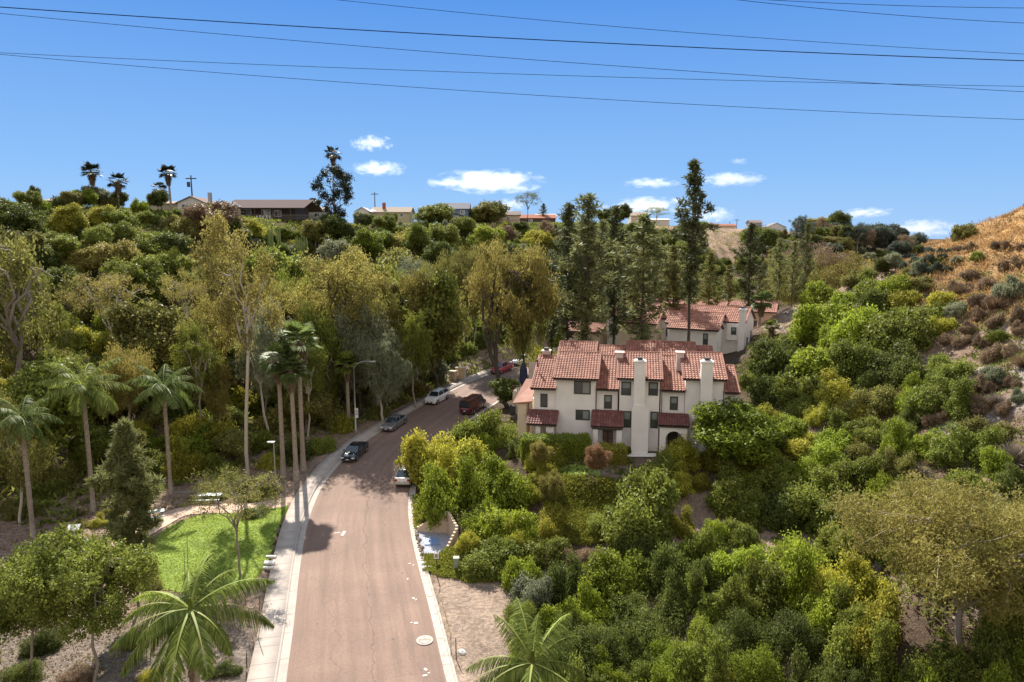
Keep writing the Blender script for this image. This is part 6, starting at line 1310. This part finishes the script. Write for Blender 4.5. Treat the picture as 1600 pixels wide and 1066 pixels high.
# walled niche with pale blue hatch
fl = [(-8.7, 59.4), (-5.9, 59.0), (-4.9, 56.9), (-5.6, 55.1), (-7.4, 54.8)]
zf = float(zr(58)) + .18; c0 = Vector((fl[0][0], fl[0][1], zf))
e = empty('walled_niche', c0, 0, 'tan retaining wall niche cut into the bank beside the right kerb', 'retaining wall')
lp = [Vector((a[0] - c0.x, a[1] - c0.y, 0)) for a in fl]
MB().add([tuple(v) for v in lp] + [(v.x, v.y, -.6) for v in lp], [(0, 1, 2, 3, 4)[::-1], (0, 1, 6, 5), (1, 2, 7, 6), (2, 3, 8, 7), (3, 4, 9, 8), (4, 0, 5, 9)]).build('floor', 'niche_floor', e)
def wall_run(a, b, h0, h1, steps, th=.22):
    m = MB(); d = (b - a); n = Vector((-d.y, d.x, 0)).normalized() * th; o = []
    for i in range(steps):
        p, q = a + d * (i / steps), a + d * ((i + 1) / steps); h = h0 + (h1 - h0) * (i + .5) / steps
        m.add([p, q, q + n, p + n, p + Vector((0, 0, h)), q + Vector((0, 0, h)), q + n + Vector((0, 0, h)), p + n + Vector((0, 0, h))], [(0, 1, 5, 4), (1, 2, 6, 5), (2, 3, 7, 6), (3, 0, 4, 7), (4, 5, 6, 7)])
    return m
wall_run(lp[0], lp[1], .35, 2.1, 12).build('back_wall', 'niche_wall', e)
m = wall_run(lp[1], lp[2], 2.1, 1.5, 6); m2 = wall_run(lp[2], lp[3], 1.5, .5, 6); o = len(m.v); m.v += m2.v; m.f += [tuple(i + o for i in f) for f in m2.f]; m.m += m2.m; m.a += m2.a; m.build('side_wall', 'niche_wall', e)
ha = lp[4] * .62 + lp[1] * .05 + lp[0] * .3; hb = Vector((1.35, 0, 0)); hc = (lp[0] - lp[4]).normalized() * 1.5; ha = (lp[0] + lp[4]) * .5 + Vector((.45, -.65, 0))
hq = [ha, ha + hb, ha + hb + hc, ha + hc]
MB().add([(v.x, v.y, .01) for v in hq] + [(v.x, v.y, .09) for v in hq], [(4, 5, 6, 7), (0, 1, 5, 4), (1, 2, 6, 5), (2, 3, 7, 6), (3, 0, 4, 7)]).build('hatch', 'blue_hatch', e)
r = random.Random(4)
for i in range(9):
    q = lp[4].lerp(lp[0], i / 8 * .9) + Vector((-.15 + r.uniform(-.12, .12), r.uniform(-.1, .1), 0)); s_ = r.uniform(.12, .24); m = MB(); m.tube([q, q + Vector((0, 0, s_ * .6)), q + Vector((.03, 0, s_))], [s_, s_ * .85, s_ * .3], 6)
    o = m.build('edging_stone', 'rock', None, c0); tag(o, 'pale rough stone along the road edge of the walled niche', 'stone', 'edging stones of the walled niche')
# small white notice, green utility post, slabs, stakes
p = ground_pt(682, 884); e = empty('notice', p, 0, 'small white framed notice on a post right below the walled niche', 'sign')
MB().box(-.03, .03, -.03, .03, 0, .75).build('post', 'wood_dark', e); b = MB().box(-.2, .2, -.06, -.035, .55, 1.05).build('board', 'white_paint', e); MB().box(-.12, .12, -.066, -.061, .65, .95).build('panel', 'bark_grey', b)
p = ground_pt(713, 890); e = empty('utility_post', p, 0, 'stubby pale green utility post in the ground cover', 'utility post')
MB().box(-.2, .2, -.2, .2, -.2, .9).build('cabinet', 'utility_green', e, bevel=.03); MB().box(-.23, .23, -.23, .23, .9, .98).build('lid', 'utility_green', e)
for i, (px, py) in enumerate([(667, 881), (668, 887)]):
    p = ground_pt(px, py); o = MB().box(-.45, .45, -.14, .14, -.05, .1).build('stepping_slab', 'concrete_slab', None, p); o.rotation_euler = (0, 0, .15); tag(o, ['upper', 'lower'][i] + ' pale slab lying beside the right kerb below the niche', 'slab', 'slabs by the right kerb')
for i, (px, py) in enumerate([(424, 881), (421.5, 886), (421, 891), (419.5, 897)]):
    p = ground_pt(px, py); o = MB().box(-.42, .42, -.11, .11, -.05, .12).build('stepping_slab', 'concrete_slab', None, p + Vector((.0, 0, .05))); tag(o, 'white slab in the ladder of four at the lawn corner, ' + ['farthest', 'second farthest', 'second nearest', 'nearest'][i], 'slab', 'white slabs by the sidewalk')
def stake(px, py, top_px, top_py, mat, label, rad=.03, name='stake'):
    p = ground_pt(px, py); q = at(top_px, top_py, p.y + .15); o = MB().tube([(0, 0, -.1), tuple((q - p) * .5), tuple(q - p)], [rad, rad, rad * .8], 6).build(name, mat, None, p); tag(o, label, 'stake')
stake(688, 919, 681, 896, 'wood_dark', 'dark leaning stake on the right bare dirt, farthest'); stake(705, 995, 689, 936, 'bamboo', 'long pale leaning cane on the right bare dirt', .025); stake(713, 1033, 712, 997, 'wood_dark', 'dark upright stake with stones near the bottom palm', .035)
stake(401, 1010, 411, 955, 'bamboo', 'pale leaning cane by the left sidewalk', .025); stake(386, 1052, 385, 1020, 'wood_dark', 'dark stake left of the sidewalk, nearest the camera', .035); stake(406, 960, 406, 930, 'wood_dark', 'dark stake left of the sidewalk behind the leaning cane', .03)
stake(289, 903, 287, 855, 'wood_grey', 'thin upright pole on the lawn, left of two', .022); stake(294, 905, 292, 835, 'wood_grey', 'thin upright pole on the lawn, right and taller of two', .022)
p = ground_pt(722, 1022); o = MB().tube([(0, 0, -.05), (0, 0, .12), (.05, 0, .2)], [.28, .24, .08], 7).build('stone', 'concrete_slab', None, p); tag(o, 'flat pale stone beside the dark upright stake', 'stone')
# white information sign and benches in the park
p = ground_pt(117, 842); e = empty('park_sign', p, R_(12), 'white angled information board on a post near the left bench', 'sign')
MB().box(-.05, .05, -.05, .05, 0, 1.0).build('post', 'white_paint', e); MB().add([(-.5, -.3, .85), (.5, -.3, .85), (.5, .2, 1.15), (-.5, .2, 1.15), (-.5, -.3, .9), (.5, -.3, .9), (.5, .2, 1.2), (-.5, .2, 1.2)], [(4, 5, 6, 7), (0, 3, 2, 1), (0, 1, 5, 4), (1, 2, 6, 5), (2, 3, 7, 6), (3, 0, 4, 7)]).build('board', 'white_paint', e)
def picnic(px, py, rz, label, L=1.9):
    p = ground_pt(px, py); e = empty('picnic_table', p, R_(rz), label, 'picnic table')
    m = MB(); [m.box(-L / 2, L / 2, -.38 + k * .155, -.24 + k * .155, .72, .77) for k in range(5)]; m.build('table_top', 'bench_green', e)
    for sg in (-1, 1):
        m = MB(); [m.box(-L / 2, L / 2, sg * .72 + k * .15 - .14, sg * .72 + k * .15 - .01, .42, .47) for k in range(2)]; m.build('seat', 'bench_green', e)
        MB().tube([(sg * L * .36, -.72, .42), (sg * L * .36, .72, .42)], .04, 6).tube([(sg * L * .36, -.5, 0), (sg * L * .36, -.25, .72)], .04, 6).tube([(sg * L * .36, .5, 0), (sg * L * .36, .25, .72)], .04, 6).build('leg', 'metal_grey', e)
picnic(126, 864, 62, 'pale green picnic table beside the white information board'); picnic(236, 812, 25, 'pale green picnic table half hidden by the young dark pine', 2.3); picnic(328, 785, 4, 'pale green picnic table under the airy lawn tree, farthest one', 2.4)
# low dark wall behind the far table
a = G(270, 778); b = G(352, 776); e0 = Vector((a[0], a[1], Tz(*a))); L_ = math.hypot(b[0] - a[0], b[1] - a[1]); o = MB().box(0, L_, 0, .3, -.3, .45).box(0, L_, -.03, .33, .452, .52).build('low_wall', 'wood_grey', None, e0); o.rotation_euler = (0, 0, math.atan2(b[1] - a[1], b[0] - a[0])); tag(o, 'low dark border wall behind the farthest picnic table', 'wall')
# deck, wall and covered parasol at the left end of the townhouse
p = at(801, 640, 91); zt = Tz(p.x, 91); e = empty('deck', (p.x, 91, zt), R_(-10), 'tan walled deck with wooden rail beside the leaning dark trunk', 'deck')
HH = at(803, 612, 91).z - zt; MB().box(0, 3.4, 0, 4, -.5, HH).build('base_wall', 'stucco_tan', e)
m = MB(); [m.box(k * .3, k * .3 + .06, 0, .06, HH, HH + .8) for k in range(11)]; m.box(-.03, 3.2, -.02, .08, HH + .8, HH + .88); m.build('railing', 'wood_brown', e)
p = at(826, 600, 97); zt = Tz(p.x, 97); e2 = MB().box(0, 3.2, 0, .3, -1, at(826, 566, 97).z - zt).build('garden_wall', 'stucco_pink', None, (p.x, 97, zt)); tag(e2, 'pinkish garden wall left of the tile roof, behind the folded parasol', 'wall')
p = at(818, 600, 94); e = empty('parasol', (p.x, 94, at(818, 606, 94).z), 0, 'folded navy blue parasol standing by the deck', 'parasol')
hz_ = at(818, 566, 94).z - e.location.z; MB().tube([(0, 0, 0), (0, 0, hz_)], .05, 6).build('pole', 'metal_dark', e); MB().tube([(0, 0, hz_ * .12), (0, 0, hz_ * .3), (0, 0, hz_ * .75), (0, 0, hz_ * .98)], [.35, .62, .5, .1], 9).build('canopy', 'navy_canvas', e)
p = at(801, 640, 90); e = MB().box(-.4, .4, -.35, .35, 0, 1.2).box(-.44, .44, -.4, .4, 1.2, 1.3).build('waste_bin', 'metal_dark', None, (p.x, 90, Tz(p.x, 90))); tag(e, 'dark waste bin next to the forked black trunk', 'bin')
# garden paths by the townhouse
def path_px(name, pts, w, mat): return ground_strip(name, pts, w, mat, .06)
path_px('path', [(776, 690), (800, 697), (830, 708), (858, 722)], 1.3, 'concrete_slab')
path_px('path', [(915, 706), (950, 710), (985, 712), (1025, 712)], 1.2, 'concrete_slab')
# manhole cover, sidewalk utility marks on the road
x, y = road_hit(663.5, 1001); i = near_road(x, y); e = empty('manhole_cover', (x, y, ZC[i] + .055), 0, 'round pale manhole cover near the right kerb at the bottom', 'manhole cover')
MB().cyl((0, 0, -.02), .56, .035, 32).build('ring', 'concrete_old', e); c = MB().cyl((0, 0, .0), .40, .03, 32).build('lid', 'bark_grey', e)
m = MB()
for a in range(12): t = a * math.pi / 6; m.add([(math.cos(t) * .12, math.sin(t) * .12, .033), (math.cos(t) * .36 - .015, math.sin(t) * .36, .033), (math.cos(t) * .36 + .015, math.sin(t) * .36, .033)], [(0, 1, 2)])
m.build('pattern', 'metal_grey', c)
plain('faded_paint', (.56, .47, .43), .9, noise=.15, scale=6)
mk = MB(); r = random.Random(9)
def mark(px, py, w, h, a=0):
    x, y = road_hit(px, py); i = near_road(x, y); off = (x - CLS[i][0]) * NR[i][0] + (y - CLS[i][1]) * NR[i][1]; z = ZC[i] + .07 - abs(off) / 4.7 * .045 + .008; ca, sa = math.cos(a), math.sin(a)
    mk.add([(x + (u * ca - v * sa), y + (u * sa + v * ca), z) for u, v in ((-w / 2, -h / 2), (w / 2, -h / 2), (w / 2, h / 2), (-w / 2, h / 2))], [(0, 1, 2, 3)])
mark(537, 833, .28, 1.3); mark(527, 833, .55, .14, .2); 
for px, py in ((640, 881), (646, 883), (637, 905), (650, 937), (646, 935), (643, 973), (650, 974), (665, 1046), (670, 1052), (664, 1056)): mark(px, py, r.uniform(.1, .35), r.uniform(.08, .3), r.uniform(0, 3))
tag(mk.build('faded_road_marks', 'faded_paint'), kind='structure')
# utility poles on the rim
def util_pole(px, base, top, Y, label, arm=True, drum=False):
    a = at(px, base, Y); H = at(px, top, Y).z - a.z; e = empty('utility_pole', a - Vector((0, 0, 3)), 0, label, 'utility pole'); H += 3
    MB().tube([(0, 0, 0), (0, 0, H)], [.22, .14], 7).build('pole', 'wood_dark', e)
    if arm: MB().box(-1.3, 1.3, -.09, .09, H - .9, H - .65).build('crossarm', 'wood_dark', e)
    if drum: MB().cyl((-.7, 0, H - 2.8), .38, 1.2, 10).build('transformer', 'metal_dark', e)
util_pole(301, 322, 274, 172, 'utility pole with transformer beside the small white gabled house', True, True); util_pole(586, 330, 300, 255, 'utility pole with cross arm above the brick chimney house')
util_pole(987, 345, 324, 350, 'utility pole beside the dark dome shaped ridge tree'); util_pole(1151, 358, 342, 400, 'utility pole at the left of the balcony house'); util_pole(881, 345, 328, 310, 'thin pole on the rim left of the pines', False); util_pole(1140, 358, 346, 402, 'short bare pole on the rim of the brown slope', False)
# garden parasols on the rim
for px, py, w in ((583, 327, 7), (561, 330, 5)):
    a = at(px, py + 10, 238); H = at(px, py, 238).z - a.z; e = empty('parasol', a, 0, 'open white garden parasol near the brick chimney' if w == 7 else 'smaller open white garden parasol left of the other', 'parasol'); rr = w * 2.2 * 238 / 1067 / 2 * .8
    MB().tube([(0, 0, 0), (0, 0, H)], .06, 6).build('pole', 'metal_dark', e); MB().tube([(0, 0, H - .75), (0, 0, H)], [rr, .05], 8).build('canopy', 'white_paint', e)
# overhead wires crossing the valley
W_ = [((0, 11), (800, 60), (1600, 95), 48, .030, 'thickest overhead cable, starting highest at the left edge'), ((0, 21), (800, 91), (1600, 143.5), 52, .018, 'overhead wire just under the thickest cable at the left edge'),
      ((0, 82.5), (800, 115.5), (1600, 135), 56, .018, 'overhead wire starting at the left edge, upper one of the lower pair'), ((0, 85), (800, 146.5), (1600, 187), 54, .018, 'lowest overhead wire at the right edge'),
      ((530, 0), (1065, 50), (1600, 84.5), 50, .016, 'overhead wire entering at the top middle of the sky'), ((1155, 0), (1380, 22), (1600, 36), 46, .016, 'overhead wire in the upper right corner, lower one'), ((1205, 0), (1400, 8.5), (1600, 12.5), 46, .016, 'topmost overhead wire in the upper right corner')]
for (a, b, c, Y, rad, lb) in W_:
    xs_ = [a[0], b[0], c[0]]; co = np.polyfit(xs_, [a[1], b[1], c[1]], 2); pts = [tuple(at(x, float(np.polyval(co, x)), Y)) for x in np.linspace(-260 if a[0] == 0 else a[0] - 300, 1900, 60)]
    o = MB().tube([tuple(Vector(q) - Vector(pts[0])) for q in pts], rad, 5).build('overhead_wire', 'cable', None, pts[0]); tag(o, lb, 'wire')

# ------------------------------------------------------------------ clouds: flat puffs of real vapour far behind the hills
m = bpy.data.materials.new('cloud_vapour'); m.use_nodes = True; MATS['cloud_vapour'] = m; nt = m.node_tree; N = nt.nodes; N.remove(N['Principled BSDF'])
pv = N.new('ShaderNodeVolumePrincipled'); pv.inputs['Color'].default_value = (1, 1, 1, 1); pv.inputs['Anisotropy'].default_value = .45
tc = N.new('ShaderNodeTexCoord'); n1 = N.new('ShaderNodeTexNoise'); n1.inputs['Scale'].default_value = 2.2; n1.inputs['Detail'].default_value = 6; n1.inputs['Roughness'].default_value = .68
oi = N.new('ShaderNodeObjectInfo'); ad = N.new('ShaderNodeVectorMath'); ad.operation = 'ADD'; sc3 = N.new('ShaderNodeVectorMath'); sc3.operation = 'SCALE'; sc3.inputs[0].default_value = (37, 19, 53); nt.links.new(oi.outputs['Random'], sc3.inputs['Scale'])
mp = N.new('ShaderNodeMapping'); mp.inputs['Scale'].default_value = (1.6, 1, .8); nt.links.new(tc.outputs['Object'], mp.inputs[0]); nt.links.new(mp.outputs[0], ad.inputs[0]); nt.links.new(sc3.outputs[0], ad.inputs[1]); nt.links.new(ad.outputs[0], n1.inputs['Vector'])
ln = N.new('ShaderNodeVectorMath'); ln.operation = 'LENGTH'; nt.links.new(tc.outputs['Object'], ln.inputs[0])
f = N.new('ShaderNodeMath'); f.operation = 'MULTIPLY_ADD'; f.inputs[1].default_value = -.62; f.inputs[2].default_value = .0; nt.links.new(ln.outputs['Value'], f.inputs[0])
g = N.new('ShaderNodeMath'); g.operation = 'ADD'; n2_ = N.new('ShaderNodeMath'); n2_.operation = 'MULTIPLY_ADD'; n2_.inputs[1].default_value = 2.3; n2_.inputs[2].default_value = -.66; nt.links.new(n1.outputs[0], n2_.inputs[0]); nt.links.new(n2_.outputs[0], g.inputs[0]); nt.links.new(f.outputs[0], g.inputs[1])
mr = N.new('ShaderNodeMapRange'); mr.inputs[1].default_value = .0; mr.inputs[2].default_value = .42; mr.inputs[3].default_value = 0; mr.inputs[4].default_value = .0085; nt.links.new(g.outputs[0], mr.inputs[0])
nt.links.new(mr.outputs[0], pv.inputs['Density']); nt.links.new(pv.outputs[0], N['Material Output'].inputs['Volume'])
CLD = [(762, 284, 190, 40, 'brightest long white cloud above the blue house'), (580, 224, 75, 26, 'faint wispy cloud, upper one right of the ridge cypress'), (590, 263, 95, 26, 'small white cloud, lower one right of the ridge cypress'), (1018, 286, 95, 18, 'thin cloud left of the tallest pine top'),
 (1142, 281, 115, 26, 'long thin cloud right of the tallest pine top'), (1008, 322, 150, 30, 'low cloud behind the ridge trees left of the tallest pine'), (1112, 336, 80, 26, 'faint low cloud right of the tallest pine'), (1350, 333, 105, 18, 'faint flat cloud above the far rim eucalyptus'), (1442, 357, 120, 32, 'pale low cloud left of the golden spur'),
 (1155, 252, 32, 12, 'tiny wisp high right of the tallest pine'), (796, 320, 70, 22, 'small low cloud behind the olive round rim tree')]
for px, py, w, h, lb in CLD:
    Y = 3200; c = at(px, py, Y); k = Y / 1067
    mb = MB(); n = 12
    for i in range(n + 1):
        for j in range(16): a = math.pi * i / n; b = 6.2832 * j / 16; mb.v.append((math.sin(a) * math.cos(b), math.sin(a) * math.sin(b), math.cos(a)))
    for i in range(n):
        for j in range(16): mb.f.append((i * 16 + j, (i + 1) * 16 + j, (i + 1) * 16 + (j + 1) % 16, i * 16 + (j + 1) % 16)); mb.m.append(0); mb.a.append(.5)
    o = mb.build('cloud', 'cloud_vapour', None, c); o.scale = (w * k / 2, w * k / 4, h * k / 2); o.rotation_euler = (0, R_(random.uniform(-4, 2)), 0); tag(o, lb, 'cloud', 'small clouds low over the ridge')

mb = MB(); r = random.Random(21); s_ = 20.
while s_ < 125:
    a, ang = on_road(s_, HW + .01, .009); b, _ = on_road(s_, HW + .49, -.018); n = Vector((math.cos(ang), math.sin(ang), 0)) * .02; mb.add([a - n, b - n, b + n, a + n], [(0, 1, 2, 3)])
    a, ang = on_road(s_, HW + .515, .131); b, _ = on_road(s_, HW + .665, .131); mb.add([a - n, b - n, b + n, a + n], [(0, 1, 2, 3)])
    a, ang = on_road(s_, -HW - .01, .009); b, _ = on_road(s_, -HW - .54, -.020); mb.add([b - n, a - n, a + n, b + n], [(0, 1, 2, 3)]); s_ += 2.9
tag(mb.build('kerb_joints', 'joint'), kind='structure')
plain('tar_patch', (.10, .082, .072), .8, noise=.3, scale=5)
mb = MB()
def blob(s0, off, rx, ry):
    vs = []
    for k in range(14):
        t = 6.2832 * k / 14; q = r.uniform(.7, 1.15); o = off + math.cos(t) * rx * q; p, _ = on_road(s0, 0); i = near_road(p.x, p.y); T_ = Vector((_t[i, 0], _t[i, 1], 0)); N_ = Vector((NR[i, 0], NR[i, 1], 0))
        v = Vector((CLS[i, 0], CLS[i, 1], 0)) + N_ * o + T_ * (math.sin(t) * ry * q); h = .07 - abs(o) * .0092 if abs(o) < HW / 2 else .05 - (abs(o) - HW / 2) * .0213; v.z = float(np.interp(v.y, CLS[:, 1], ZC)) + h + .010; vs.append(v)
    mb.add(vs, [tuple(range(14))])
for s0, off, rx, ry in ((38, 1.9, .10, .16), (44, .6, .07, .10), (52, -2.2, .09, .13), (57, 2.4, .06, .09), (35, -1.2, .06, .07), (63, -.5, .08, .12), (70, 2.0, .07, .1), (47, 3.3, .07, .2), (41, -3.1, .06, .1)): blob(s0, off, rx, ry)
tag(mb.build('oil_spots', 'tar_patch'), kind='structure')
